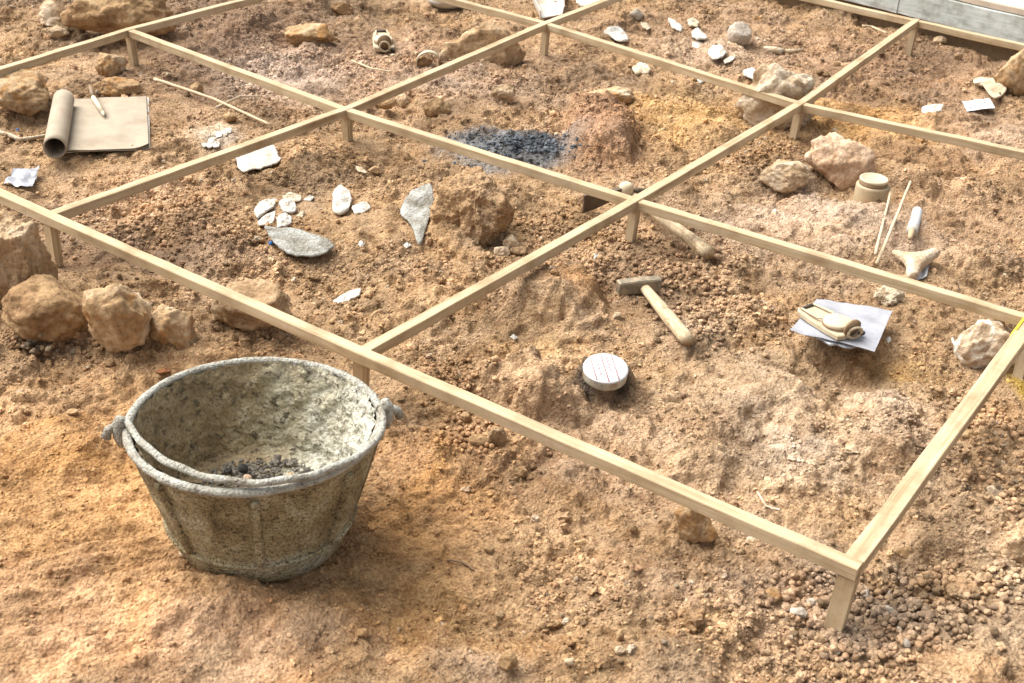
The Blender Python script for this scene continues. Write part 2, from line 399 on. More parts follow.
# relief: px, py, rx, ry, height (m), rotation, sharpness
RELIEF = [
    (553, 306, 46, 24, 0.050, 0.25, 3.6), (608, 298, 12, 16, -0.018, 0, 1.5), (525, 310, 60, 20, 0.014, 0, 2.0), (650, 250, 90, 26, -0.010, -.3, 1.6), (470, 215, 52, 40, 0.012, 0.3, 1.8), (600, 138, 36, 25, 0.078, 0, 4.0), (528, 146, 36, 11, 0.012, 0, 1.8),
    (530, 402, 62, 18, 0.054, -0.35, 3.6), (500, 360, 60, 12, 0.014, -0.35, 1.6), (470, 385, 40, 16, 0.008, -0.4, 1.4), (605, 386, 31, 17, 0.034, 0, 4.0), (842, 342, 44, 22, 0.034, 0, 3.0),
    (815, 232, 95, 30, 0.034, -0.25, 3.0), (790, 420, 60, 22, 0.020, -.2, 2.4), (700, 420, 46, 18, 0.016, -.3, 2.4), (880, 445, 50, 24, 0.022, .6, 2.6), (440, 300, 70, 26, .012, 0, 2.2), (300, 160, 70, 20, .016, .2, 2.2), (690, 130, 50, 14, .018, -.3, 2.2), (900, 235, 40, 18, .020, 0, 2.6), (930, 190, 80, 9, .036, -.4, 2.4), (975, 262, 40, 12, .022, -.3, 2.4), (720, 470, 60, 14, .016, .3, 2.2), (1000, 470, 30, 30, .02, 0, 2.4), (930, 540, 40, 20, .018, 0, 2.4), (60, 450, 90, 24, .014, .35, 2.2), (200, 610, 70, 24, .016, .3, 2.4), (330, 625, 50, 30, .016, .6, 2.6), (70, 560, 80, 16, .012, .3, 2.2), (100, 245, 40, 14, .012, 0, 2), (905, 270, 40, 26, 0.010, 0, 2.0),
(880, 120, 90, 16, 0.014, -0.4, 1.2), (900, 165, 110, 12, -0.018, -0.4, 1.2),
    (930, 300, 60, 40, 0.014, 0, 1.3), (250, 312, 60, 24, 0.012, -0.3, 1.4), (250, 20, 120, 16, 0.03, 0.2, 1.2),
    (110, 630, 200, 70, 0.022, 0.1, 1.3), (300, 640, 70, 40, 0.010, 0.4, 1.3), (930, 440, 60, 40, 0.012, 0.5, 1.3), (880, 415, 40, 14, 0.016, 0.7, 1.5),
    (760, 400, 60, 22, 0.010, -0.2, 1.3), (700, 450, 70, 24, 0.008, -0.3, 1.2), (850, 480, 60, 18, 0.008, 0.4, 1.2),
    (1000, 560, 50, 50, 0.022, 0, 1.6), (950, 660, 70, 32, 0.020, 0, 1.5), (890, 500, 26, 40, -0.006, 0.4, 1.2),
    (118, 338, 38, 12, .012, 0, 1.3), (172, 340, 30, 9, .012, 0, 1.3), (48, 325, 46, 12, .012, 0, 1.3), (842, 182, 44, 9, .014, 0, 1.3), (784, 184, 28, 7, .012, 0, 1.3), (696, 536, 26, 9, .008, 0, 1.3), (20, 108, 38, 9, .014, 0, 1.3), (482, 70, 50, 8, .014, 0, 1.3), (779, 120, 46, 8, .014, 0, 1.3), (986, 365, 34, 10, .012, 0, 1.3), (311, 42, 30, 5, .012, 0, 1.3), (472, 240, 50, 12, .010, 0, 1.4),
    (20, 270, 70, 60, 0.03, 0, 1.4), (150, 250, 60, 22, -0.010, -0.3, 1.3), (480, 660, 70, 30, 0.010, 0.3, 1.5),
    (850, 615, 60, 30, 0.006, 0, 1.3), (660, 290, 80, 30, 0.006, -0.4, 1.3), (985, 380, 40, 20, -0.010, 0, 1.3),
    (100, 10, 160, 22, 0.02, 0, 1.2), (720, 10, 150, 14, 0.02, -0.2, 1.2), (700, 600, 90, 30, -0.005, 0, 1.2),
    (265, 555, 95, 45, -0.003, 0, 1.6), (430, 500, 60, 40, -0.006, 0, 1.3),
]
LEGS = {('B', 0): (57, 267, -.141), ('C', 0): (361, 393, -.135), ('D', 0): (833, 632, -.146), ('A', 1): (135, 66, -.132), ('B', 1): (348, 141, -.104), ('C', 1): (630, 242, -.124),
        ('D', 1): (1018, 378, -.130), ('B', 2): (543.7, 56, -.127), ('C', 2): (793, 139, -.122), ('C', 3): (908, 56, -.145)}
LEGZ = {k: ZG+S*v[2] for k, v in LEGS.items()}
# crumb density: px, py, rx, ry, weight
CRUMBS = [(150, 225, 160, 40, .9), (330, 290, 120, 60, .8), (450, 380, 60, 40, .8), (640, 265, 110, 45, 1.3), (720, 320, 70, 40, .9), (870, 620, 60, 36, 2.2), (800, 590, 50, 20, 1.4),
          (960, 440, 60, 40, 1.0), (980, 520, 60, 60, .9), (760, 640, 120, 50, .8), (620, 600, 120, 60, .45), (540, 540, 90, 50, .4), (485, 440, 60, 24, 1.2),
          (700, 150, 90, 40, .7), (560, 90, 100, 40, .6), (240, 60, 110, 40, .8), (130, 130, 130, 40, .7), (850, 60, 120, 30, .8), (760, 160, 60, 24, .9),
          (620, 12, 120, 12, .9), (400, 90, 90, 40, .6), (540, 220, 60, 30, .7), (900, 330, 70, 30, .8), (690, 500, 100, 40, .5), (800, 430, 90, 40, .5),
          (60, 345, 60, 14, 1.2), (200, 350, 90, 14, .7), (380, 60, 120, 40, .5), (30, 30, 60, 30, .7), (340, 180, 120, 40, .5), (430, 620, 70, 30, .5), (900, 610, 70, 26, 1.8), (960, 600, 60, 16, 1.4),
          (650, 340, 50, 30, .5), (980, 230, 50, 40, .5), (470, 350, 50, 40, .7)]
# colour patches of the soil, plus the tin's painted shadow: px, py, rx, ry, linear colour, weight
C_SOIL = np.array((0.400, 0.259, 0.140))
PATCH = [
    (90, 480, 230, 120, (0.52, 0.285, 0.112), .9), (170, 640, 250, 50, (0.58, 0.345, 0.185), .9), (60, 400, 90, 30, (0.46, 0.30, 0.17), .5),
    (420, 490, 100, 80, (0.46, 0.245, 0.092), .85), (430, 610, 120, 50, (0.52, 0.305, 0.13), .7), (620, 560, 160, 70, (0.43, 0.27, 0.14), .6),
    (760, 600, 120, 60, (0.40, 0.28, 0.19), .6), (600, 440, 120, 50, (0.44, 0.28, 0.165), .6), (560, 360, 90, 25, (0.52, 0.33, 0.16), .7),
    (760, 420, 160, 60, (0.50, 0.36, 0.23), .7), (900, 450, 50, 40, (0.40, 0.30, 0.22), .5), (910, 372, 50, 12, (0.50, 0.31, 0.125), .8),
    (820, 230, 110, 36, (0.56, 0.42, 0.31), .85), (700, 370, 120, 30, (0.52, 0.35, 0.20), .6), (890, 125, 100, 16, (0.52, 0.29, 0.10), .8),
    (680, 118, 60, 26, (0.56, 0.34, 0.13), .8), (600, 140, 42, 34, (0.36, 0.20, 0.12), .7), (240, 60, 120, 44, (0.24, 0.155, 0.11), .75),
    (160, 10, 200, 20, (0.22, 0.15, 0.105), .7), (290, 75, 60, 20, (0.56, 0.46, 0.38), .85), (130, 190, 110, 30, (0.44, 0.285, 0.17), .5),
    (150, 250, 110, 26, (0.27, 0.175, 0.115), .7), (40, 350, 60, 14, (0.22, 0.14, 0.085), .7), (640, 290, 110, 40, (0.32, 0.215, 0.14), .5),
    (430, 70, 160, 40, (0.40, 0.265, 0.18), .6), (880, 70, 110, 34, (0.33, 0.20, 0.125), .6), (720, 40, 130, 30, (0.40, 0.265, 0.17), .6),
    (960, 60, 60, 14, (0.26, 0.17, 0.11), .6), (980, 130, 60, 26, (0.44, 0.31, 0.22), .6), (960, 220, 80, 40, (0.40, 0.26, 0.16), .5),
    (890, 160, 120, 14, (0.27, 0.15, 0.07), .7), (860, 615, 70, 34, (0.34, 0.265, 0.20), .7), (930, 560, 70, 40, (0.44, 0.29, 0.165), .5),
    (930, 620, 90, 26, (0.42, 0.31, 0.21), .6), (1000, 570, 40, 60, (0.48, 0.36, 0.24), .6), (940, 665, 80, 26, (0.50, 0.34, 0.21), .6),
    (518, 148, 58, 16, (0.17, 0.185, 0.20), .95, 2.2), (538, 144, 30, 11, (0.07, 0.077, 0.086), .9, 2.0), (468, 150, 34, 10, (0.19, 0.195, 0.20), .9, 2.0), (490, 170, 36, 9, (0.20, 0.195, 0.19), .85, 2.0), (572, 312, 34, 12, (0.34, 0.18, 0.07), .85), (850, 362, 36, 9, (0.24, 0.14, 0.07), .7), (540, 418, 40, 8, (0.30, 0.185, 0.10), .6),
    (604, 394, 36, 11, (0.045, 0.04, 0.036), .97, 2.0), (640, 390, 10, 20, (0.22, 0.13, 0.07), .7), (480, 660, 50, 26, (0.46, 0.32, 0.21), .6),  # second patch: the round tin's cast shadow painted into the ground colour
    (890, 405, 46, 22, (0.56, 0.43, 0.31), .75), (790, 445, 34, 12, (0.58, 0.45, 0.33), .7), (700, 330, 40, 14, (.50, .38, .27), .5), (430, 80, 70, 20, (.48, .35, .25), .6), (720, 55, 60, 16, (.50, .37, .26), .6), (215, 140, 22, 12, (0.60, 0.52, 0.42), .8), (1024, 388, 12, 14, (0.50, 0.33, 0.03), .8), (800, 470, 60, 20, (0.50, 0.38, 0.27), .5),
]
def crumb_density(U, V, x, y):
    d = 0.22 + 0*U
    for px, py, rx, ry, w in CRUMBS: d = d + w*blob(U, V, px, py, rx, ry)
    for px, py, rx, ry, w in [(130, 520, 240, 110, .6), (400, 520, 80, 70, .5), (180, 650, 300, 60, .6), (820, 235, 90, 26, .7), (770, 420, 90, 40, .6), (660, 380, 60, 26, .6), (606, 375, 60, 26, .6), (640, 390, 60, 22, .5)]:
        d = d*(1-w*blob(U, V, px, py, rx, ry, 0, 1.5))
    return d*np.clip(0.55+2.0*fbm2(x*5, y*5, 4, 71), 0.06, 2.0)
def soil_tint(U, V, x, y):
    wx = 0.055*fbm2(x*6, y*6, 5, 41, .6); wy = 0.085*fbm2(x*6+9, y*6, 5, 43, .6)
    c = np.zeros(U.shape+(3,))+C_SOIL
    for px, py, rx, ry, col, w, *pw in PATCH:
        sc = 0.35 if rx < 70 else 1.0
        m = np.clip(w*blob(U+wx*sc, V+wy*sc, px, py, rx, ry, 0, pw[0] if pw else 1.3), 0, 1)[..., None]
        c = c*(1-m)+np.array(col)*m
    n = fbm2(x*4.5, y*4.5, 5, 51, 0.6)[..., None]; n2 = fbm2(x*16+3, y*16, 4, 57, 0.6)[..., None]
    c = c*(1+0.22*n)*(1+0.16*n2)
    g = np.clip(fbm2(x*3.3+7, y*3.3, 4, 61)*0.4, -0.10, 0.20)[..., None]
    grey = c.mean(-1, keepdims=True)*np.array((1.12, 0.98, 0.86))
    return np.clip(c*(1-np.abs(g))+grey*np.abs(g), 0.005, 0.8)
def ground_height(U, V, x, y):
    h = 0.012*fbm2(x*2.6, y*2.6, 4, 3) + 0.0085*fbm2(x*10, y*10, 4, 7)
    wu = 0.013*fbm2(x*14, y*14, 5, 91, .62); wv = 0.019*fbm2(x*14+5, y*14, 5, 93, .62)
    for px, py, rx, ry, hh, rot, p in RELIEF: h = h + hh*blob(U+wu, V+wv, px, py, rx, ry, rot, p)
    tf = fbm2(x*3.6+3, y*3.6, 6, 111, .58); tm = .8*(1-.75*blob(U, V, 170, 560, 330, 150, 0, 2.0))
    for bx, by, brx, bry in ((895, 230, 40, 48), (915, 270, 34, 20), (838, 328, 60, 30), (655, 312, 46, 36), (665, 225, 60, 34), (100, 125, 60, 36), (300, 240, 44, 20), (290, 210, 44, 22), (418, 214, 26, 30), (215, 107, 70, 30), (978, 104, 26, 14), (22, 180, 28, 16), (870, 196, 24, 16), (384, 46, 24, 18), (345, 298, 24, 10), (262, 158, 30, 16), (345, 200, 34, 22), (263, 540, 110, 60)):
        tm = tm*(1-blob(U, V, bx, by, brx, bry, 0, 2.0))
    for th, hh in ((-.42, .013), (-.05, .012), (.30, .013)):
        q = np.clip((tf-th)/.055, 0, 1); h = h+tm*hh*(q*q*(3-2*q)-.5)
    tg = fbm2(x*9+8, y*9, 5, 117, .6); q = np.clip((tg-.12)/.10, 0, 1); h = h+tm*.0065*q*q*(3-2*q)
    # the soil meets each leg at its own height
    for k, (px, py, zz) in LEGS.items():
        P = at(px, py, LEGZ[k]); u, v = uv(P[0], P[1])
        w = np.exp(-(((U-u)/0.10)**2+((V-v)/0.10)**2))
        h = h*(1-w)+(LEGZ[k]-0.002)*w+0.006*np.exp(-(((U-u)/0.028)**2+((V-v)/0.028)**2))
    return h

NEAR_U, FAR_V0, FAR_V1 = 2.25, 0.75, 4.85
us = np.arange(-NEAR_U, NEAR_U, 0.0039)
vs = [FAR_V0]
while vs[-1] < FAR_V1: vs.append(vs[-1]+0.0016+0.0010*vs[-1])
def extend(a, lim, n=26):
    a = list(a); st = a[-1]-a[-2]; g = (lim/st)**(1/n)
    hi = []; p = a[-1]; s = st
    for i in range(n): s *= g*0.93; p += s; hi.append(p)
    lo = []; p = a[0]; s = a[1]-a[0]
    for i in range(n): s *= g*0.93; p -= s; lo.append(p)
    return np.array(lo[::-1]+a+hi)
GU, GV = extend(us, 30), extend(vs, 30)
UU, VV = np.meshgrid(GU, GV)
XX = CAM[0]+UU*LAT[0]+VV*FWD[0]; YY = CAM[1]+UU*LAT[1]+VV*FWD[1]
HH = ground_height(UU, VV, XX, YY)
DEN = crumb_density(UU, VV, XX, YY)
fine = np.clip(DEN, 0.15, 1.3)
HH = HH + 0.0042*fine*billow2(XX*30, YY*30, 3, 21) + 0.0022*(0.45+fine)*fbm2(XX*70, YY*70, 3, 27, .62)
# trampled diagonal scuffs at the lower left
ang = math.radians(52); sx = XX*math.cos(ang)+YY*math.sin(ang); sy = -XX*math.sin(ang)+YY*math.cos(ang)
HH = HH + 0.0075*blob(UU, VV, 130, 570, 260, 120, 0, 1.3)*fbm2(sx*11, sy*36, 5, 33, .6)
fade = np.clip(1.6-np.maximum(np.abs(UU)-NEAR_U, np.maximum(FAR_V0-VV, VV-FAR_V1))*0.8, 0, 1)
HH = HH*np.clip(fade, 0, 1)
TT = soil_tint(UU, VV, XX, YY)
def big_mesh(name, co, faces_flat, nper, mat, tint=None, smooth=True):
    me = bpy.data.meshes.new(name)
    nf = len(faces_flat)//nper
    me.vertices.add(len(co)); me.loops.add(len(faces_flat)); me.polygons.add(nf)
    me.vertices.foreach_set('co', np.asarray(co, np.float32).ravel())
    me.loops.foreach_set('vertex_index', np.asarray(faces_flat, np.int32))
    me.polygons.foreach_set('loop_start', np.arange(0, nf*nper, nper, dtype=np.int32))
    me.polygons.foreach_set('use_smooth', np.full(nf, smooth))
    if tint is not None:
        a = me.attributes.new('tint', 'FLOAT_COLOR', 'POINT')
        a.data.foreach_set('color', np.concatenate([tint, np.ones((len(tint), 1))], 1).astype(np.float32).ravel())
    me.materials.append(mat); me.update(calc_edges=True)
    o = bpy.data.objects.new(name, me); COL.objects.link(o); return o
ny, nx = UU.shape
idx = np.arange(ny*nx).reshape(ny, nx)
quads = np.stack([idx[:-1, :-1], idx[:-1, 1:], idx[1:, 1:], idx[1:, :-1]], -1).ravel()
ground = big_mesh('ground', np.stack([XX, YY, HH], -1).reshape(-1, 3), quads, 4, M_SOIL, TT.reshape(-1, 3))
tag(ground, None, None, None, 'structure')

def gz(x, y):
    u, v = uv(np.asarray(x, float), np.asarray(y, float))
    i = np.clip(np.searchsorted(GU, u)-1, 0, nx-2); j = np.clip(np.searchsorted(GV, v)-1, 0, ny-2)
    a = np.clip((u-GU[i])/(GU[i+1]-GU[i]), 0, 1); b = np.clip((v-GV[j])/(GV[j+1]-GV[j]), 0, 1)
    return (HH[j, i]*(1-a)+HH[j, i+1]*a)*(1-b)+(HH[j+1, i]*(1-a)+HH[j+1, i+1]*a)*b
def gtint(x, y):
    u, v = uv(np.asarray(x, float), np.asarray(y, float))
    i = np.clip(np.searchsorted(GU, u), 0, nx-1); j = np.clip(np.searchsorted(GV, v), 0, ny-1)
    return TT[j, i]
def gp(px, py, dz=0.0):
    z = 0.0
    for _ in range(5):
        P = at(px, py, z+dz); z = float(gz(P[0], P[1]))
    return at(px, py, z+dz)

# ------------------------------------------------------------------ wooden grid frame
NODE = {('B', 0): (48, 214), ('C', 0): (360.6, 351), ('D', 0): (851.5, 563), ('A', 1): (128.5, 28.5), ('B', 1): (346, 107.8), ('C', 1): (636, 198.3), ('D', 1): (1034, 316.7), ('B', 2): (546.3, 22), ('C', 2): (800.6, 102.2), ('C', 3): (916.3, 19.3)}
frame = thing('grid_frame', at(360, 351, 0.0), 'pale timber recording grid of crossing bars standing on short legs over the dig', 'grid frame')
FO = np.array(frame.location[:])
def beam(name, pts, w, h, ztop, mat, parent, wob=0.0, seed=0, seglen=0.02):
    """square bar swept along points on the ground plan"""
    P = [np.asarray(p[:2], float) for p in pts]
    dense = [P[0]]
    for a, b in zip(P[:-1], P[1:]):
        n = max(1, int(np.linalg.norm(b-a)/seglen))
        for k in range(1, n+1): dense.append(a+(b-a)*k/n)
    D = np.array(dense); n = len(D)
    T = np.gradient(D, axis=0); T /= np.linalg.norm(T, axis=1, keepdims=True)
    N = np.stack([-T[:, 1], T[:, 0]], 1)
    L = np.concatenate([[0], np.cumsum(np.linalg.norm(np.diff(D, axis=0), axis=1))])
    c = 0.0011
    prof = [(-w/2+c, 0), (-w/4, 0), (w/4, 0), (w/2-c, 0), (w/2, -c), (w/2, -h+c), (w/2-c, -h), (-w/2+c, -h), (-w/2, -h+c), (-w/2, -c)]
    V = []; m = len(prof)
    E1 = 0.0006*perlin2(L*12, L*0+seed*3.7, 5); E2 = 0.0009*perlin2(L*5, L*0+seed*1.7+4, 6)
    for i in range(n):
        e = E1[i]; e2 = E2[i]
        for a, z in prof:
            q = D[i]+N[i]*(a*(1+e*30)+e2)
            V.append((q[0]-FO[0], q[1]-FO[1], ztop+z+e*1.2-FO[2]))
    Fs = []; uvl = []
    for i in range(n-1):
        for k in range(m):
            l = (k+1) % m
            Fs.append((i*m+k, i*m+l, (i+1)*m+l, (i+1)*m+k))
            s0 = k*0.0085+seed*0.31; s1 = s0+0.0085
            uvl += [(L[i], s0), (L[i], s1), (L[i+1], s1), (L[i+1], s0)]
    Fs.append(tuple(range(m))); uvl += [(0.01*k, seed*0.2+0.3*L[0]) for k in range(m)]
    Fs.append(tuple((n-1)*m+k for k in range(m-1, -1, -1))); uvl += [(0.01*k, seed*0.2) for k in range(m)]
    return obj(name, V, Fs, mat, parent, False, None, uvl)
def nd(px): return at(px[0], px[1], ZG)
def tow(a, b, d):   # shift a towards b by d metres
    t = (b-a); return a+t/np.linalg.norm(t)*d
n_ = {k: nd(v) for k, v in NODE.items()}
H_BAR = 0.0195
# the front bar runs through, the depth bars butt into it
beam('rail', [nd((-90, 152)), n_['B', 0], n_['C', 0], tow(n_['D', 0], n_['C', 0], -0.0115)], 0.0215, H_BAR, ZG+0.002, M_WOOD, frame, seed=1)
beam('rail', [tow(n_['B', 0], n_['B', 1], 0.004), n_['B', 1], n_['B', 2], nd((612, -3)), nd((720, -46))], 0.0205, H_BAR, ZG, M_WOOD, frame, seed=2)
beam('rail', [tow(n_['C', 0], n_['C', 1], 0.004), n_['C', 1], n_['C', 2], tow(n_['C', 3], n_['C', 2], -0.008)], 0.0205, H_BAR, ZG, M_WOOD, frame, seed=3)
d_rail = beam('rail', [tow(n_['D', 0], n_['D', 1], 0.003), n_['D', 1], n_['D', 1]+(n_['D', 1]-n_['D', 0])*0.9], 0.026, H_BAR, ZG, M_WOOD, frame, seed=4)
beam('rail', [nd((-110, 102)), n_['A', 1], nd((243, -1)), nd((380, -42))], 0.0205, H_BAR, ZG, M_WOOD, frame, seed=5)
beam('rail', [tow(n_['A', 1], n_['B', 1], 0.004), n_['B', 1], n_['C', 1], n_['D', 1], nd((1110, 342))], 0.0205, H_BAR, ZG-0.002, M_WOOD, frame, seed=6)
beam('rail', [nd((300, -42)), nd((440, -6)), n_['B', 2], n_['C', 2], nd((1024, 150)), nd((1150, 177))], 0.0205, H_BAR, ZG-0.002, M_WOOD, frame, seed=7)
beam('rail', [nd((640, -46)), nd((805, -6)), n_['C', 3], nd((1024, 43.5)), nd((1160, 75))], 0.0205, H_BAR, ZG-0.002, M_WOOD, frame, seed=8)
ROTG = -PSI*0
def leg(key, wx, wy, taper=1.0):
    px, py, zz = LEGS[key]
    B = at(px, py, LEGZ[key]); T = n_[key].copy()
    T = T + np.array([0, 0.002, 0])
    top = ZG-0.0215+0.006
    V = []; Fs = []; uvl = []; nseg = 8
    for i in range(nseg+1):
        t = i/nseg; z = top+(LEGZ[key]-0.03-top)*t
        c = T[:2]+(B[:2]-T[:2])*min(1.15, (top-z)/max(1e-6, top-LEGZ[key]))
        s = 1+(taper-1)*t
        for a, b in ((-1, -1), (1, -1), (1, 1), (-1, 1)):
            V.append((c[0]+a*wx/2*s-FO[0], c[1]+b*wy/2*s-FO[1], z-FO[2]))
    for i in range(nseg):
        for k in range(4):
            l = (k+1) % 4; Fs.append((i*4+l, i*4+k, (i+1)*4+k, (i+1)*4+l))
            uvl += [(i*0.012, l*0.02 if l else 0.08), (i*0.012, k*0.02), ((i+1)*0.012, k*0.02), ((i+1)*0.012, l*0.02 if l else 0.08)]
    o = obj('leg', V, Fs, M_WOOD, frame, False, None, uvl)
    return o
for k in LEGS:
    if k == ('D', 0): leg(k, 0.0245, 0.0185, 0.95)
    elif k[1] == 0: leg(k, 0.021, 0.018, 0.95)
    else: leg(k, 0.0185, 0.0185, 0.92)
# dab of yellow paint on the right-hand bar by the corner
t = n_['D', 0]-n_['D', 1]; t = t/np.linalg.norm(t); nrm = np.array([-t[1], t[0], 0]); 
if nrm[0] > 0: nrm = -nrm
mb = MB()
c0 = n_['D', 1]+t*0.055+nrm*0.0136-FO+np.array([0, 0, -0.006])
mb.box(c0, (0.036, 0.0010, 0.006), (t, nrm, (0, 0, 1)), 0.0008)
mb.box(n_['D', 1]+t*0.04+nrm*0.0115-FO+np.array([0, 0, 0.0006]), (0.030, 0.0022, 0.0012), (t, nrm, (0, 0, 1)), 0.0008)
o = mb.build('paint_mark', M_YELLOW, frame); o['label'] = 'yellow paint dab on the bar edge'
# ------------------------------------------------------------------ timber edging at the far side
edge = thing('edging_board', at(916, 10, 0.05), 'weathered grey edging boards topped by a pale bare plank at the top right', 'edging')
EO = np.array(edge.location[:])
def edging():
    a = at(1024, 40.5, 0.085); b = at(940, 20.0, 0.085)
    t = (a-b); t[2] = 0; t /= np.linalg.norm(t); n = np.array([-t[1], t[0], 0])
    if n @ np.array([FWD[0], FWD[1], 0]) < 0: n = -n
    return a, t, n
ea, et, en = edging()
def board(name, s0, s1, d0, d1, z0, z1, mat, seed):
    nx_, = (60,)
    V = []; Fs = []
    for i in range(nx_+1):
        s = s0+(s1-s0)*i/nx_
        w = 0.0018*perlin2(np.array([s*9.0]), np.array([seed*1.3]), 8)[0]
        for d, z in ((d0, z0), (d1, z0), (d1, z1), (d0+0.002, z1), (d0, z1-0.003)):
            V.append(ea+et*s+en*(d+w)+np.array([0, 0, z+w*1.2-ea[2]])-EO)
    for i in range(nx_):
        for k in range(5):
            l = (k+1) % 5; Fs.append((i*5+k, (i+1)*5+k, (i+1)*5+l, i*5+l))
    Fs.append((0, 1, 2, 3, 4)); Fs.append(tuple(nx_*5+k for k in (4, 3, 2, 1, 0)))
    return obj(name, V, Fs, mat, edge, False)
board('face_board', -0.195, 0.9, 0, 0.03, 0.074, 0.152, M_GREYBOARD, 1)
board('face_board', -0.4208, -0.1958, 0.001, 0.03, 0.074, 0.1525, M_GREYBOARD, 2)
board('face_board', -1.6, -0.422, 0, 0.03, 0.074, 0.152, M_GREYBOARD, 3)
board('top_plank', -1.6, 0.9, 0.004, 0.42, 0.1545, 0.174, M_PALEBOARD, 4)
board('shadow_fill', -1.6, 0.9, 0.05, 0.12, -0.05, 0.152, M_BROWN, 5)  # added dark strip standing for the shadow beneath the boards
P = ea+et*0.03+en*0.17+np.array([0, 0, 0.174-ea[2]])
dk = thing('dark_block', P, 'dark brown block lying on the pale plank at the top right corner', 'block')
mb = MB(); mb.box((0, 0, 0.016), (0.05, 0.022, 0.016), (et, en, (0, 0, 1)), 0.006); mb.build('block_body', M_BROWN, dk)
mb = MB(); mb.box((0, 0, 0.037), (0.052, 0.018, 0.0048), (et, en, (0, 0, 1)), 0.003); mb.build('top_strip', M_DARK, dk)

# ------------------------------------------------------------------ rocks
def rock_shape(seed, dims, level=5, cuts=9, rough=1.0, top=None, cutd=(0.55, 0.92), crumbly=0.0):
    v, f = ICO[level]; rng = np.random.RandomState(seed)
    r = np.ones(len(v))
    N = rng.normal(size=(cuts, 3)); N /= np.linalg.norm(N, axis=1, keepdims=True)
    DC = list(rng.uniform(*cutd, size=cuts))
    if top is not None: N = np.vstack([N, [top[0]]]); DC.append(top[1])
    for n, d in zip(N, DC):
        c = v @ n
        q = np.where(c > 1e-3, d/np.maximum(c, 1e-3), 9.0)
        r = np.minimum(r, q)
    p = v*r[:, None]
    off = rng.uniform(-50, 50, 3)
    n = 0.16*fbm3(p*1.4+off, 3, seed) + 0.075*fbm3(p*4+off, 3, seed+5)
    n2 = 0.07*(np.abs(perlin3(p*6+off, seed+9))-0.25)+0.035*(np.abs(perlin3(p*14+off, seed+10))-0.25)+0.02*fbm3(p*22+off, 3, seed+12)
    p = p*(1+rough*(n+n2))[:, None]
    lo, hi = p.min(0), p.max(0)
    p = (p-(lo+hi)/2)/((hi-lo)/2)
    p = p*np.asarray(dims)/2.0
    if crumbly:
        q = v*(1+0.0*v)
        b = np.abs(perlin3(p*38+off, seed+31))*1.6+0.8*np.abs(perlin3(p*85+off, seed+33))-0.55
        p = p+q*(crumbly*b)[:, None]
    return p, f
def tint_attr(o, P, scale=1.0):
    a = o.data.attributes.new('tint', 'FLOAT_COLOR', 'POINT')
    c = np.clip(np.broadcast_to(P, (len(o.data.vertices), 3))*scale, 0.003, 0.85)
    a.data.foreach_set('color', np.concatenate([c, np.ones((len(c), 1))], 1).astype(np.float32).ravel())
def sized(px, py, wpx, hpx, dr, bury):
    """centre, size of a rock whose silhouette is centred on this pixel"""
    P = gp(px, py); k = mpp(P)
    for _ in range(3):
        el = math.asin(min(0.95, (CAM[2]-P[2])/np.linalg.norm(P-CAM)))
        w = wpx*k; d = w*dr; hh = hpx*k
        h = math.sqrt(max((hh**2-(d*math.sin(el))**2), (0.35*hh)**2))/math.cos(el)
        vis = h*(1-bury)
        g = float(gz(P[0], P[1]))
        P = at(px, py, g+vis-h*0.5*(1-bury*0.0)+0.0)
        k = mpp(P)
    return P, w, d, h, g
def rock(name, px, py, wpx, hpx, label, cat, mat, seed, dr=0.8, bury=0.22, rz=0.0, cuts=9, rough=1.0, level=5, group=None, soil=None, cutd=(0.55, 0.92), tilt=(0, 0), top=None, push=1.0):
    P, w, d, h, g = sized(px, py, wpx, hpx, dr, bury)
    if push != 1.0:
        P = CAM+(P-CAM)*push; w, d, h = w*push, d*push, h*push
    p, f = rock_shape(seed, (w, d, h/(1-bury*0.5)), level, cuts, rough, cutd=cutd, top=top, crumbly=(0.006 if soil is not None else 0.0))
    if tilt != (0, 0):
        R = np.array((Matrix.Rotation(tilt[0], 3, 'X') @ Matrix.Rotation(tilt[1], 3, 'Y'))); p = p @ R.T
    a = math.atan2(LAT[1], LAT[0])
    c, s = math.cos(a), math.sin(a)
    p = np.stack([p[:, 0]*c-p[:, 1]*s, p[:, 0]*s+p[:, 1]*c, p[:, 2]], 1)
    base = np.array([P[0], P[1], g])
    p = p+np.array([0, 0, P[2]-g])
    o = obj(name, p, f, mat, None, True, base)
    if soil is not None:
        T = gtint(p[:, 0]+base[0], p[:, 1]+base[1]); tint_attr(o, T, np.asarray(soil))
    return tag(o, label, cat, group)

R_ = rock
R_('boulder', 118, 316, 64, 70, 'orange-brown angular boulder standing tallest in the row left of the bucket', 'boulder', M_ROCK_OR, 11, 0.85, 0.12, cuts=12, cutd=(.72, .95), rough=.8)
R_('rock', 172, 328, 48, 42, 'tan rock with an orange underside just right of the tall orange boulder', 'rock', M_ROCK_OR, 12, 0.9, 0.25, cuts=10, cutd=(.65, .92))
R_('rock', 46, 310, 86, 58, 'rounded brown rock left of the tall orange boulder', 'rock', M_ROCK_BR, 13, 0.9, 0.3, cuts=6, cutd=(.75, .98), rough=.8)
R_('rock', 14, 266, 76, 98, 'big earthy rock at the left edge beside the leg of the grid', 'rock', M_ROCK_TAN, 14, 0.9, 0.2, cuts=7, level=6, top=(np.array((-.1, -.15, .98)), .6))
R_('rock', 61, 328, 25, 17, 'small tan rock in front of the rounded brown rock', 'rock', M_ROCK_TAN, 15, 0.8)
R_('rock', 33, 338, 15, 14, 'small pale stone at the lower left foot of the rounded brown rock', 'rock', M_ROCK_PALE, 16, 0.8, level=4)
R_('rock', 82, 326, 14, 12, 'small brown stone between the rounded brown rock and the tall orange boulder', 'rock', M_ROCK_BR, 17, 0.8, level=4)
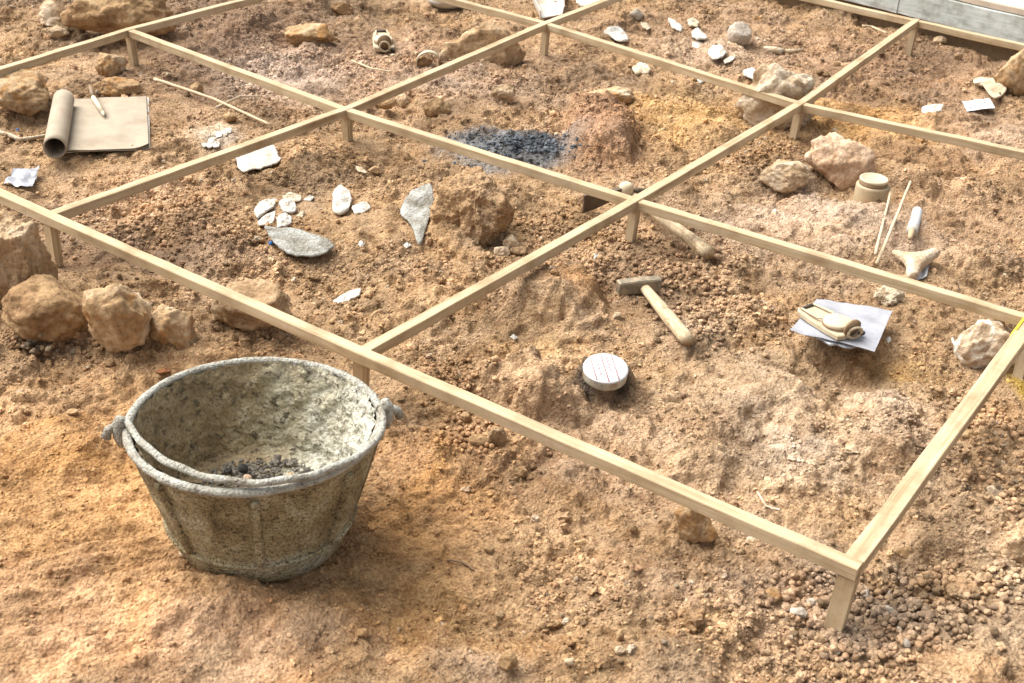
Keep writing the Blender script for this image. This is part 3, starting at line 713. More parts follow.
R_('rock', 251, 309, 84, 50, 'flat tan rock lying under the front bar above the bucket', 'rock', M_ROCK_TAN, 18, 0.8, 0.1, cuts=8, top=(np.array((-.1, -.1, .99)), .6), cutd=(.75, .95))
R_('rock', 696, 525, 46, 42, 'orange rock tucked under the front bar in the middle of the right cell', 'rock', M_ROCK_OR, 19, 0.7, 0.2, cuts=10)
R_('boulder', 20, 94, 68, 42, 'large orange-brown boulder beside the drawing pad', 'boulder', M_ROCK_OR, 20, 1.1, 0.15, cuts=10)
R_('boulder', 118, 14, 116, 50, 'long brown boulder at the top left behind the far bar', 'boulder', M_ROCK_BR, 21, 0.55, 0.15, cuts=9)
R_('rock', 62, 17, 50, 30, 'pale tan rock against the left end of the long brown boulder', 'rock', M_ROCK_PALE, 22, 0.7)
R_('rock', 57, 32, 27, 13, 'small flat pale rock in front of the pale tan rock at the top left', 'rock', M_ROCK_PALE, 23, 0.8)
R_('rock', 111, 66, 33, 25, 'pale orange rock beside the grid leg behind the drawing pad', 'rock', M_ROCK_OR, 24, 0.8)
R_('rock', 118, 88, 52, 22, 'low orange rock touching the top edge of the drawing pad', 'rock', M_ROCK_OR, 25, 0.6)
R_('rock', 311, 36, 54, 24, 'orange rock with a white top in the far middle cell', 'rock', M_ROCK_OR, 26, 0.5)
R_('rock', 342, 10, 24, 15, 'small dark brown rock near the top edge left of the middle', 'rock', M_ROCK_BR, 27, 0.6)
R_('boulder', 482, 53, 88, 58, 'large pinkish boulder lying beneath the depth bar in the far middle', 'boulder', M_ROCK_TAN, 28, 0.42, 0.1, push=1.05, cuts=8)
R_('rock', 503, 94, 26, 20, 'tan rock below the large pinkish boulder', 'rock', M_ROCK_TAN, 29, 0.8)
R_('rock', 437, 108, 27, 18, 'brown angular rock right of the crossing of the bars in the middle left', 'rock', M_ROCK_BR, 30, 0.8)
R_('rock', 403, 101, 15, 13, 'small tan stone under the depth bar next to a dark stone', 'rock', M_ROCK_TAN, 31, 0.9, level=4)
R_('rock', 386, 104, 16, 12, 'small dark grey stone half under the depth bar', 'rock', M_ROCK_BR, 32, 0.9, level=4)
R_('clod', 612, 98, 54, 20, 'jagged orange clod with a dark underside behind the charcoal patch', 'clod', M_ROCK_OR, 33, 0.5, rough=1.5)
UPN = np.array((-.18, -.10, 1.0))/np.linalg.norm((-.18, -.10, 1.0))
R_('clod', 472, 214, 84, 72, 'big crusted soil clod with a broken edge next to the pointed grey flint', 'clod', M_SOIL, 134, 1.0, 0.4, cuts=8, level=6, soil=(1.25, 1.24, 1.22), rough=1.15, top=(UPN, .6))
R_('boulder', 779, 97, 86, 68, 'cream white craggy boulder beneath the crossing of the bars', 'boulder', M_ROCK_PALE, 38, 0.7, 0.2, cuts=9, rough=1.2)
R_('rock', 784, 176, 48, 31, 'pale rock with a brown front left of the pinkish flat-topped rock', 'rock', M_ROCK_PALE, 39, 0.8, cuts=8)
R_('rock', 842, 165, 78, 54, 'large pinkish flat-topped rock beside the jar', 'rock', M_ROCK_PINK, 40, 0.7, 0.2, cuts=10)
R_('boulder', 1022, 74, 60, 56, 'orange boulder at the right edge beside the broken sherd', 'boulder', M_ROCK_OR, 41, 0.6, 0.2, cuts=9)
R_('rock', 985, 349, 60, 58, 'grey-brown rock with white patches under the right bar', 'rock', rock_material('patched_limestone', [(0.3, (0.26, 0.17, 0.10)), (0.5, (0.44, 0.33, 0.22)), (0.7, (0.56, 0.45, 0.33))], 12, ((0.74, 0.68, 0.58), 0.50)), 42, 0.8, 0.25, cuts=8)
R_('rock', 890, 297, 30, 23, 'small cream hollowed stone near the sighting compass', 'rock', M_FLINT_CREAM, 43, 0.8, 0.2, rough=1.6)
R_('rock', 960, 672, 88, 52, 'pale pinkish rock half buried at the bottom right corner', 'rock', M_SOIL, 44, 0.9, 0.5, cuts=5, soil=(1.12, 1.08, 1.02))
R_('rock', 1020, 556, 56, 64, 'half-buried pale rock at the right edge below the right bar', 'rock', M_SOIL, 45, 0.9, 0.5, cuts=6, soil=(1.1, 1.06, 1.0))
R_('rock', 966, 590, 34, 18, 'pale flat stone between the corner leg and the right edge', 'rock', M_SOIL, 46, 0.8, 0.5, cuts=6, soil=(1.2, 1.16, 1.1))
R_('pebble', 739, 35, 25, 24, 'smooth grey pebble in the far right cell', 'pebble', M_ROCK_GREY, 47, 0.9, 0.1, cuts=3, rough=.4)
R_('pebble', 636, 15, 16, 12, 'smooth greenish grey pebble near the top edge', 'pebble', M_ROCK_GREY, 48, 0.8, 0.15, cuts=3, rough=.4, level=4)
R_('rock', 940, 41, 15, 9, 'small tan rock under the far bar left of a red one', 'rock', M_ROCK_TAN, 50, 0.8, level=4)
R_('sherd', 951, 39, 14, 12, 'small red clay lump under the far bar at the top right', 'sherd', M_RED, 49, 0.7, 0.1, level=4)
R_('rock', 958, 57, 9, 8, 'small tan stone below the red clay lump', 'rock', M_ROCK_TAN, 51, 0.8, level=4)
R_('rock', 497, 437, 20, 22, 'grey-brown broken stone under the front bar right of the bucket', 'rock', M_ROCK_TAN, 52, 0.8, level=4)
R_('rock', 481, 440, 26, 12, 'elongated brown stone leaning on the broken stone under the front bar', 'rock', M_ROCK_BR, 53, 0.7, level=4)
R_('rock', 465, 418, 12, 10, 'small pale stone under the front bar above the broken stone', 'rock', M_ROCK_TAN, 54, 0.8, level=4)
for i, (px, py, w, h, lab) in enumerate([(500, 238, 15, 13, 'topmost pale stone of the small heap right of the crusted clod'), (511, 242, 17, 15, 'largest pale stone of the small heap right of the crusted clod'),
                                         (502, 252, 17, 13, 'front pale stone of the small heap right of the crusted clod'), (518, 251, 18, 11, 'brownish flat stone at the right of the small heap by the crusted clod')]):
    R_('stone', px, py, w, h, lab, 'stone', M_ROCK_PALE if i < 3 else M_ROCK_TAN, 60+i, 0.8, 0.15, level=4, group='small stone heap right of the crusted clod')
for i, (px, py, w, h, lab, mt) in enumerate([
    (870, 455, 26, 12, 'brown flat stone lying in the middle of the right cell', M_ROCK_BR), (853, 450, 16, 9, 'small tan stone left of the brown flat stone in the right cell', M_ROCK_TAN),
    (966, 435, 17, 12, 'brown smooth stone just right of the right-hand bar', M_ROCK_BR), (996, 492, 18, 13, 'pale flat stone in the rubble at the right edge', M_ROCK_PALE), (995, 425, 9, 8, 'tiny white stone right of the right-hand bar', M_FLINT_WHITE),
    (1019, 455, 13, 11, 'orange stone at the right edge', M_ROCK_OR), (508, 662, 20, 18, 'brown stone near the bottom edge below the bucket', M_ROCK_BR), (489, 549, 11, 8, 'small dark brown stone lying right of the bucket', M_ROCK_BR),
    (500, 615, 10, 8, 'lone tan stone between bucket and bottom edge', M_ROCK_TAN), (620, 636, 8, 12, 'upright brown stone near the bottom middle', M_ROCK_BR), (620, 650, 12, 10, 'pale stone at the foot of the upright brown stone', M_ROCK_PALE),
    (569, 663, 11, 9, 'pale cream stone left at the bottom middle', M_ROCK_PALE), (575, 676, 12, 10, 'tan stone on the bottom edge below the cream stone', M_ROCK_TAN), (752, 542, 14, 10, 'tan stone lying below the front bar near the orange rock', M_ROCK_TAN),
    (741, 552, 10, 8, 'small tan stone left of the one near the orange rock', M_ROCK_TAN), (700, 592, 9, 7, 'orange-brown pebble alone on the bare soil below the front bar', M_ROCK_OR), (590, 590, 9, 8, 'pale angular pebble alone on the bare soil', M_ROCK_PALE),
    (906, 554, 20, 16, 'brown stone pair right of the corner leg', M_ROCK_BR), (634, 318, 0, 0, '', None), (617, 316, 10, 8, 'tiny cream stone just left of the hammer handle', M_ROCK_PALE), (688, 473, 14, 12, 'pale stone above the front bar in the right cell', M_ROCK_PALE),
    (270, 361, 0, 0, '', None), (163, 371, 14, 7, 'small red-brown stone behind the rim of the bucket', M_RED), (110, 364, 10, 8, 'small brown stone left behind the bucket', M_ROCK_BR), (72, 412, 12, 7, 'dark brown chip on the soil left of the bucket', M_ROCK_BR),
    (185, 553, 12, 8, 'tan chip at the left foot of the bucket', M_ROCK_TAN), (830, 345, 0, 0, '', None), (210, 545, 0, 0, '', None), (374, 170, 12, 8, 'orange pebble below the crossing of the bars', M_ROCK_OR), (820, 640, 15, 12, 'pinkish stone in the gravel left of the corner leg', M_ROCK_TAN),
    (772, 594, 20, 14, 'reddish brown stone at the left end of the gravel heap', M_ROCK_OR), (798, 612, 18, 13, 'grey stone in the gravel heap left of the corner leg', M_ROCK_GREY), (812, 604, 14, 12, 'round grey stone beside the corner leg', M_ROCK_GREY),
    (230, 118, 16, 12, 'dark brown clod below the long cane', M_ROCK_BR), (196, 88, 14, 11, 'round dark clod above the long cane', M_ROCK_BR), (757, 20, 12, 9, 'orange stone at the top edge of the far right cell', M_ROCK_OR)]):
    if mt is None: continue
    R_('stone', px, py, w, h, lab, 'stone', mt, 80+i, 0.85, 0.2, level=4)

# ------------------------------------------------------------------ flat flints, flakes and sheets
def flake(name, px, label, cat, mat, thick=0.006, seed=0, lift=0.0, group=None, dome=0.7, rag=0.11, tilt=0.0):
    thick = thick*0.75
    """knapped piece: a plan outline given a real thickness, ridged on top, resting on the soil"""
    rng = np.random.RandomState(seed)
    cpx = np.mean(np.array(px, float), 0); G = gp(*cpx)
    z0 = G[2]+lift+thick*0.5
    O = np.array([at(a, b, z0)[:2] for a, b in px])
    n = len(O); D = []
    for i in range(n):
        a, b = O[i], O[(i+1) % n]
        m = max(3, int(48/n))
        for k in range(m): D.append(a+(b-a)*k/m)
    D = np.array(D); C = D.mean(0)
    for _ in range(2): D = 0.5*D+0.25*(np.roll(D, 1, 0)+np.roll(D, -1, 0))
    rad = np.linalg.norm(D-C, axis=1); th = np.arctan2(D[:, 1]-C[1], D[:, 0]-C[0])
    D = C+(D-C)*(1+rag*fbm2(np.cos(th)*3+seed, np.sin(th)*3, 3, seed))[:, None]
    rings = 12; V = []; m = len(D); size = rad.mean()
    ring = C+(D-C)*0.8
    g0 = 0.5*float(np.max(gz(ring[:, 0], ring[:, 1])))+0.5*float(gz(C[0], C[1]))+lift
    ss = np.repeat(np.arange(rings, 0, -1)/rings, m); PP = C+(np.tile(D, (rings, 1))-C)*ss[:, None]
    nz = fbm2(PP[:, 0]/size*1.6+seed, PP[:, 1]/size*1.6, 4, seed+3); rd = np.abs(perlin2(PP[:, 0]/size*1.1+seed*2, PP[:, 1]/size*1.1, seed+8))
    def layer(top):
        if top: z = thick*(0.25+dome*(1-ss**2.6)*(0.85-1.35*rd+0.45*nz)+0.15*nz)
        else: z = -thick*0.55*(1-ss**3)-0.001
        z = g0+thick*0.35+z+tilt*((PP-C) @ FWD)
        V.extend(np.column_stack([PP, z]).tolist())
        V.append((C[0], C[1], float(z[-m:].mean())))
    layer(True); nt_ = len(V); layer(False)
    Fs = []
    for base, fl in ((0, False), (nt_, True)):
        for r in range(rings-1):
            for k in range(m):
                l = (k+1) % m
                q = (base+r*m+k, base+r*m+l, base+(r+1)*m+l, base+(r+1)*m+k)
                Fs.append(q[::-1] if fl else q)
        for k in range(m):
            l = (k+1) % m; q = (base+(rings-1)*m+k, base+(rings-1)*m+l, base+rings*m)
            Fs.append(q[::-1] if fl else q)
    for k in range(m):
        l = (k+1) % m; Fs.append((k, nt_+k, nt_+l, l))
    V = np.array(V); base = np.array([C[0], C[1], g0])
    o = obj(name, V-base, Fs, mat, None, True, base)
    bm = bmesh.new(); bm.from_mesh(o.data); bmesh.ops.recalc_face_normals(bm, faces=bm.faces); bm.to_mesh(o.data); bm.free()
    return tag(o, label, cat, group)
flake('flint', [(263, 229), (276, 230), (296, 231), (314, 236), (331, 240), (333, 246), (324, 251), (306, 253), (287, 250), (273, 242)], 'long grey flint blade lying below the ring of white flakes', 'flint', M_FLINT_GREY, 0.008, 1, 0.014, dome=.5, tilt=.16)
flake('flint', [(401, 208), (411, 197), (422, 193), (432, 192), (435, 203), (428, 221), (421, 236), (418, 238), (413, 224), (406, 218), (400, 215)], 'pointed grey flint with its tip towards the viewer', 'flint', M_FLINT_GREY, 0.012, 2, 0.008, tilt=.14)
flake('flint', [(333, 192), (341, 184), (349, 190), (352, 200), (348, 210), (340, 215), (332, 210)], 'tallest bright white flint left of the pointed grey flint', 'flint', M_FLINT_WHITE, 0.018, 3)
flake('flint', [(351, 208), (359, 204), (368, 203), (371, 209), (363, 214), (355, 215)], 'oval white flint touching the tallest white flint', 'flint', M_FLINT_WHITE, 0.012, 4)
flake('flint', [(331, 305), (340, 298), (352, 292), (361, 290), (360, 297), (348, 303), (337, 306)], 'thin white flint alone near the middle of the front bar', 'flint', M_FLINT_WHITE, 0.008, 5)
RG = 'ring of white flakes above the long grey blade'
for i, (pl, lab, mt, th_) in enumerate([
    ([(254, 211), (258, 203), (267, 199), (277, 199), (275, 206), (265, 212), (257, 219)], 'curved white flake at the left of the ring', M_FLINT_WHITE, .012),
    ([(257, 223), (266, 215), (276, 212), (274, 222), (268, 226), (260, 226)], 'pointed white flake at the lower left of the ring', M_FLINT_WHITE, .010),
    ([(281, 196), (290, 192), (301, 195), (302, 200), (293, 202), (285, 200)], 'speckled cream flake at the top of the ring', M_FLINT_CREAM, .009),
    ([(278, 203), (286, 199), (294, 202), (297, 210), (292, 214), (283, 212)], 'round white flake in the centre of the ring', M_FLINT_WHITE, .014),
    ([(277, 218), (285, 214), (291, 217), (292, 223), (284, 228), (277, 228)], 'blocky white flake at the bottom of the ring', M_FLINT_WHITE, .016),
    ([(303, 200), (310, 195), (314, 197), (311, 201)], 'small white flake at the right end of the ring', M_FLINT_WHITE, .007),
    ([(296, 217), (301, 212), (305, 211), (303, 217)], 'small triangular cream flake right of the blocky one', M_FLINT_CREAM, .006)]):
    flake('flint', pl, lab, 'flint', mt, th_, 20+i, group=RG)
flake('stone_slab', [(234, 157), (241, 150), (258, 147), (274, 145), (281, 159), (274, 165), (258, 169), (241, 173)], 'flat greyish white slab under the left depth bar', 'slab', M_FLINT_PALE, 0.008, 9, 0.004, dome=.25)
FG = 'white flint flakes scattered in the far right cell'
for i, (pl, lab, mt, th_) in enumerate([
    ([(603, 32), (612, 26), (620, 27), (627, 36), (629, 40), (619, 42), (610, 36)], 'largest white flake next to the far bar', M_FLINT_WHITE, .02),
    ([(668, 17), (674, 19), (684, 27), (681, 30), (672, 26)], 'leaning white flake with a dark edge in the far right cell', M_FLINT_WHITE, .018),
    ([(687, 20), (694, 18), (699, 22), (698, 27), (689, 26)], 'rounded pale flake behind the wedge-shaped one', M_FLINT_CREAM, .016),
    ([(692, 32), (698, 28), (706, 36), (707, 39), (698, 40), (692, 37)], 'wedge-shaped bright white flake in the far right cell', M_FLINT_WHITE, .016),
    ([(692, 43), (698, 40), (703, 44), (699, 48), (693, 47)], 'small roundish white flake below the wedge-shaped one', M_FLINT_WHITE, .010),
    ([(708, 51), (712, 44), (721, 43), (727, 50), (722, 56), (713, 57)], 'broad white flake left of the smooth grey pebble', M_FLINT_WHITE, .014),
    ([(723, 62), (730, 58), (736, 58), (731, 63), (725, 65)], 'thin white sliver below the broad white flake', M_FLINT_WHITE, .008),
    ([(640, 23), (647, 24), (651, 29), (647, 31), (642, 28)], 'small pale flake between the pebble and the leaning flake', M_FLINT_CREAM, .008),
    ([(743, 73), (752, 69), (762, 74), (760, 84), (752, 80), (744, 77)], 'white flake on the left of the cream boulder', M_FLINT_WHITE, .016),
    ([(696, 78), (702, 76), (706, 80), (701, 83), (697, 83)], 'small white flake under the bar left of the cream boulder', M_FLINT_WHITE, .010)]):
    flake('flint', pl, lab, 'flint', mt, th_, 40+i, group=FG)
flake('shell', [(632, 70), (639, 64), (647, 67), (651, 72), (647, 76), (635, 76)], 'cream split shell left of the orange sandy patch', 'shell', M_FLINT_CREAM, 0.018, 51, 0.003)
flake('flint', [(921, 111), (930, 108), (943, 108), (940, 114), (930, 119), (923, 118)], 'white flake left of the paper label', 'flint', M_FLINT_WHITE, 0.014, 52)
flake('flint', [(885, 340), (889, 338), (891, 341), (888, 344)], 'tiny white chip right of the plastic sheet', 'flint', M_FLINT_WHITE, 0.008, 53)
flake('flint', [(951, 338), (953, 337), (957, 347), (955, 348)], 'thin white splinter left of the white-patched rock', 'flint', M_FLINT_WHITE, 0.005, 54)
flake('flint', [(353, 166), (362, 168), (368, 174), (358, 172)], 'pale thin chip under the middle crossing', 'flint', M_FLINT_CREAM, 0.006, 55)
CG = 'crushed chalk crumbs behind the left depth bar'
for i, (px, py) in enumerate([(205, 142), (212, 139), (219, 136), (224, 134), (210, 145), (228, 131), (216, 143)]):
    flake('chalk_chip', [(px-4, py), (px-1, py-3), (px+4, py-2), (px+3, py+2), (px-2, py+3)], 'small white chalk chip in the crushed patch behind the left depth bar', 'chalk', M_FLINT_WHITE, .006, 200+i, group=CG)
for i, (px, py, lab) in enumerate([(310, 243, 'blue'), (361, 244, 'tiny white chip below the oval white flint'), (407, 246, 'tiny pale chip below the pointed grey flint'), (595, 257, 'tiny white chip under the middle crossing of the right cell'), (514, 334, 'white chip above the front bar near the soil clod')]):
    if lab == 'blue': continue
    flake('chip', [(px-4, py), (px, py-3), (px+4, py), (px, py+3)], lab, 'chip', M_FLINT_WHITE, .007, 220+i)
for px, py, lab in ((271, 245, 'bright blue bead at the left tip of the long grey blade'), (18, 132, 'small blue bead on the soil left of the drawing pad')):
    p, f = rock_shape(7, (0.010, 0.009, 0.011), 3, 3, 0.5)
    G = gp(px, py); tag(obj('bead', p+np.array([0, 0, .004]), f, M_BLUE, None, True, G), lab, 'bead')

def sheet(name, quad, nx_, ny_, thick, wave, mat, parent=None, seed=0, zoff=0.003, base=None, curl=0.0, follow=0.4, zfix=None):
    """thin sheet, corners given as places, lying on the soil with slight waves; closed solid"""
    Q = [np.asarray(q, float) for q in quad]
    V = []; base = np.zeros(3) if base is None else base
    bb, aa = np.meshgrid(np.arange(ny_+1)/ny_, np.arange(nx_+1)/nx_, indexing='ij'); aa, bb = aa.ravel(), bb.ravel()
    pp = (Q[0]*(1-aa[:, None])+Q[1]*aa[:, None])*(1-bb[:, None])+(Q[3]*(1-aa[:, None])+Q[2]*aa[:, None])*bb[:, None]
    pp[:, 2] += zoff+wave*fbm2(aa*2.3+seed, bb*2.3, 3, seed)+curl*np.maximum(0, (aa-.8)/.2)**2*np.maximum(0, (bb-.7)/.3)**2
    top = list(pp)
    n = len(top)
    V = [t for t in top]+[t-np.array([0, 0, thick]) for t in top]
    Fs = []; W = nx_+1
    for j in range(ny_):
        for i in range(nx_):
            q = (j*W+i, j*W+i+1, (j+1)*W+i+1, (j+1)*W+i)
            Fs.append(q); Fs.append(tuple(k+n for k in q[::-1]))
    edge_ = [i for i in range(W)]+[j*W+nx_ for j in range(1, ny_+1)]+[ny_*W+i for i in range(nx_-1, -1, -1)]+[j*W for j in range(ny_-1, 0, -1)]
    for k in range(len(edge_)):
        a, b = edge_[k], edge_[(k+1) % len(edge_)]
        Fs.append((a, a+n, b+n, b))
    o = obj(name, np.array(V)-base, Fs, mat, parent, True)
    bm = bmesh.new(); bm.from_mesh(o.data); bmesh.ops.recalc_face_normals(bm, faces=bm.faces)
    for e in bm.edges:
        if len(e.link_faces) == 2 and e.link_faces[0].normal.angle(e.link_faces[1].normal, 0) > 0.9: e.smooth = False
    bm.to_mesh(o.data); bm.free()
    if parent is None: o.location = tuple(map(float, base))
    return o
def gmax(pxs):
    return max(float(gp(a, b)[2]) for a, b in pxs)

# scrap of white plastic at the left edge, on the soil
q = [(4, 186), (14, 171), (40, 169), (33, 190)]
zz = gmax(q); B = at(22, 180, zz)
o = sheet('plastic_scrap', [at(a, b, zz) for a, b in q], 14, 12, .0008, .008, M_PLASTIC, None, 5, 0.006, B); tag(o, 'crumpled white plastic scrap by the left end of the front bar', 'plastic')

# paper label beside the sherd
q = [(962, 102), (989, 99), (995, 108), (967, 112)]
zz = gmax(q)+.002; B = at(978, 105, zz)
lab = thing('paper_label', B, 'small white paper label lying in front of the broken sherd', 'label')
sheet('paper', [at(a, b, zz) for a, b in q], 8, 6, .0008, .002, M_PAPERW, lab, 6, 0.002, B)
mb = MB()
for (x0, y0, x1, y1) in ((968, 103.2, 970.5, 107.5), (980, 102.2, 981.5, 104.4), (984, 102.5, 986.2, 102.2)):
    a, b = at(x0, y0, zz+.0046)-B, at(x1, y1, zz+.0046)-B
    mb.tube([a, b], .0012, 6)
mb.build('writing', M_INK, lab)

# ------------------------------------------------------------------ drawing pad with a rolled cover and pencil
q = [(70, 101), (147, 98), (150, 149), (60, 153)]
zz = gmax([(85, 110), (140, 110), (140, 145), (75, 148)])+.002; B = at(105, 150, zz)
pad = thing('drawing_pad', B, 'open tan drawing pad with its pages rolled back on the left', 'drawing pad')
for i in range(4):
    sft = np.array([0.002*i, -0.0025*i, 0])
    pg = [at(a, b, zz)+sft*(1 if k in (1, 2) else 0.4) for k, (a, b) in enumerate(q)]
    if i == 0: pg[1] = pg[1]+np.array([.004, .002, 0]); pg[2] = pg[2]+np.array([.006, -.004, 0])
    sheet('page', pg, 18, 14, .0016 if i == 0 else .0012, .0022, M_GREYTRAY if i == 0 else M_PAPER, pad, 7+i, .002+.0019*i, B, curl=.010 if i == 3 else .003)
a, b = at(64, 99, zz+.025)-B, at(55, 148, zz+.025)-B
d = (b-a)/np.linalg.norm(b-a); side = np.cross(d, (0, 0, 1)); upv = np.array([0, 0, 1.0])
mb = MB(); V = []; Fs = []; nt2 = 60
for i in range(13):
    c = a+(b-a)*i/12
    for k in range(nt2):
        w = k/(nt2-1)*4*math.pi-1.2; r = 0.0245*(1-0.12*k/nt2)
        V.append(c+r*math.cos(w)*side+r*math.sin(w)*upv)
for i in range(12):
    for k in range(nt2-1): Fs.append((i*nt2+k, i*nt2+k+1, (i+1)*nt2+k+1, (i+1)*nt2+k))
mb.add(V, Fs); ro = mb.build('rolled_pages', M_PAPER, pad)
sm = ro.modifiers.new('thick', 'SOLIDIFY'); sm.thickness = 0.0012
pz = zz+.0125
pc = thing('pencil', at(97, 109, pz), 'short pencil with a dark end lying on the drawing pad', 'pencil')
B2 = np.array(pc.location[:])
p0, p1, p2, p3 = [at(x, y, pz)-B2 for x, y in ((90.5, 89), (93.5, 99), (103, 114), (104.5, 117.5))]
up5 = np.array([0, 0, .004])
mb = MB(); mb.tube([p1+up5, p1*.5+p2*.5+up5, p2+up5], [.0058, .0062, .006], 10); mb.build('shaft', M_CANVAS2, pc)
mb = MB(); mb.tube([p0+up5*2.2, p0*.5+p1*.5+up5*1.6, p1+up5], [.0035, .0062, .0056], 10); mb.build('dark_end', M_BROWN, pc)
mb = MB(); mb.tube([p2+up5, p3+up5], [.0055, .0012], 10); mb.build('tip', M_JARLID, pc)

# ------------------------------------------------------------------ canes and twigs
def stick(name, pts, r0, r1, label, mat=M_STICK, lift=0.004, cat='stick', seed=0, group=None, lifts=None):
    P = [gp(a, b) for a, b in pts]
    if lifts:
        for i, l in enumerate(lifts): P[i] = at(*pts[i], P[i][2]+l)
    dense = []
    for a, b in zip(P[:-1], P[1:]):
        for k in range(12): dense.append(a+(b-a)*k/12)
    dense.append(P[-1]); n = len(dense); B = dense[0].copy()
    base = np.linspace(P[0][2], P[-1][2], n)
    need = max(0.0, max(float(gz(d[0], d[1]))-z for d, z in zip(dense, base))*0.75)
    rr = [r0+(r1-r0)*i/(n-1) for i in range(n)]
    D = []
    for i, d in enumerate(dense):
        w = 0.0012*perlin2(np.array([i*0.35]), np.array([seed+.5]), seed)[0]
        z = (base[i] if not lifts else d[2])+need+lift+rr[i]*.5
        D.append(np.array([d[0]+w, d[1]-w, z])-B)
    mb = MB(); mb.tube(D, rr, 10)
    return tag(mb.build(name, mat, None, True, B), label, cat, group)
stick('cane', [(155, 84), (213, 106), (271, 130)], .0042, .0034, 'long thin cane lying behind the left depth bar', seed=1)
stick('twig', [(216, 109), (240, 101), (262, 97)], .004, .002, 'short faint twig lying across the right half of the long cane', M_CANVAS, .001, 'twig', 2)
stick('twig', [(352, 67), (372, 72), (391, 78)], .003, .0025, 'thin pale twig in front of the upright compass', M_STICK, .003, 'twig', 3)
stick('twig', [(1, 138), (22, 142), (46, 141)], .006, .004, 'pale curved strip of bark at the left of the drawing pad', M_FLINT_CREAM, .002, 'twig', 4)
stick('twig', [(862, 30), (870, 32), (886, 37)], .004, .003, 'bent twig behind the top right depth bar', M_STICK, .003, 'twig', 5)
stick('cane', [(873, 265), (889, 199)], .0030, .0024, 'shorter of two pale canes beside the vial', seed=6, lifts=(.006, .020))
stick('cane', [(876.5, 266), (910, 184)], .0036, .0028, 'longer of two pale canes beside the vial', seed=7, lifts=(.006, .024))
stick('twig', [(447, 561), (462, 564), (474, 571)], .0016, .001, 'dark thread-like twig right of the bucket', M_BROWN, .001, 'twig', 8)
stick('twig', [(757, 495), (766, 508), (780, 513)], .0016, .0012, 'fine white rootlet above the front bar near the corner', M_FLINT_CREAM, .001, 'twig', 9)

# ------------------------------------------------------------------ hammer
G = gp(645, 292); hm = thing('hammer', G, 'dusty hammer with a square steel head beside the soil clod', 'hammer'); HB = G
zc = G[2]+.016
h0, h1 = at(619, 287.5, zc), at(659, 283.5, zc)
d = h1-h0; Lh = np.linalg.norm(d); d /= Lh; sd_ = np.array([-d[1], d[0], 0]); up = np.array([0, 0, 1.0])
# head cross-sections: chisel edge at the left end, square face at the right end
mb = MB(); V = []; Fs = []
secs = [(-.03, .0085, .0115), (-.005, .0098, .0130), (.30, .0102, .0138), (.5, .0108, .0145), (.72, .0102, .0138), (1.0, .0098, .0130), (1.025, .0085, .0115)]
for s, w, h in secs:
    for a, b in ((-1, -.8), (-.8, -1), (.8, -1), (1, -.8), (1, .8), (.8, 1), (-.8, 1), (-1, .8)):
        V.append(h0+d*Lh*s+sd_*(a*w)+up*(b*h)-HB)
for i in range(len(secs)-1):
    for k in range(8):
        l = (k+1) % 8; Fs.append((i*8+k, (i+1)*8+k, (i+1)*8+l, i*8+l))
Fs.append(tuple(range(8))); Fs.append(tuple((len(secs)-1)*8+k for k in range(7, -1, -1)))
mb.add(V, Fs); mb.build('head', M_STEEL, hm, False)
g1 = gp(690, 343); e0 = h0+d*Lh*.60+np.array([0, 0, -.002]); e1 = at(688.5, 341, g1[2]+.013)
mb = MB(); ts = np.linspace(0, 1, 14)
mb.tube([e0+(e1-e0)*t-HB for t in ts], [.0098+.0040*min(1, t*1.5)-(.0012 if t > .98 else 0) for t in ts], 18, flat=.88); M_HH = handle_material('hammer_handle_ash', e1-e0); mb.build('handle', M_HH, hm)
mb = MB(); v = (e0-e1); v[2] = 0; v /= np.linalg.norm(v)
mb.tube([e0+v*.0145-HB, e0+v*.020-HB], .0105, 16); mb.build('handle_end', M_HH, hm)

# ------------------------------------------------------------------ mattock lying under the crossing of the bars
G = gp(630, 200); mt_ = thing('mattock', G, 'small mattock with a dark blade and wooden handle under the crossing of the bars', 'mattock'); MBs = G
e0 = at(634, 197, G[2]+.024); g1 = gp(713, 257); e1 = at(709, 253, g1[2]+.018)
mb = MB(); mb.tube([e0+(e1-e0)*t-MBs for t in ts], [.0100+.0042*t for t in ts], 18); mb.build('handle', handle_material('mattock_handle_ash', e1-e0), mt_)
hd = at(665, 190.5, G[2]+.030)-at(585, 203, G[2]+.030); hd /= np.linalg.norm(hd); hs = np.cross(hd, up); hs /= np.linalg.norm(hs)
ec = at(626, 191, G[2]+.034)
mb = MB(); mb.lathe([(0, .020), (.008, .0195), (.014, .016), (.0165, .008), (.0165, -.016), (.013, -.020), (0, -.021)], 24, ec-MBs); mb.build('eye', M_CANVAS2, mt_)
# adze blade: broad, standing on edge towards the left
mb = MB(); V = []; Fs = []
bl = [(0.012, .010, .006, 0), (.035, .012, .006, -.004), (.065, .016, .005, -.010), (.085, .0195, .0035, -.013), (.106, .021, .0022, -.016)]
for s, h, w, dz in bl:
    for a, b in ((-1, -1), (1, -1), (1, 1), (-1, 1)): V.append(ec-hd*s+hs*(a*w)+up*(b*h+dz)-MBs)
for i in range(len(bl)-1):
    for k in range(4):
        l = (k+1) % 4; Fs.append((i*4+k, i*4+l, (i+1)*4+l, (i+1)*4+k))
Fs.append((3, 2, 1, 0)); n4 = (len(bl)-1)*4; Fs.append((n4, n4+1, n4+2, n4+3))
mb.add(V, Fs); mb.build('blade', M_IRON, mt_, False)
mb = MB(); mb.tube([ec+hd*t-MBs+up*(-.3*t*t*6-.003) for t in (.010, .035, .060, .085, .098)], [.0085, .0075, .006, .004, .0015], 10); mb.build('pick', M_IRON, mt_)

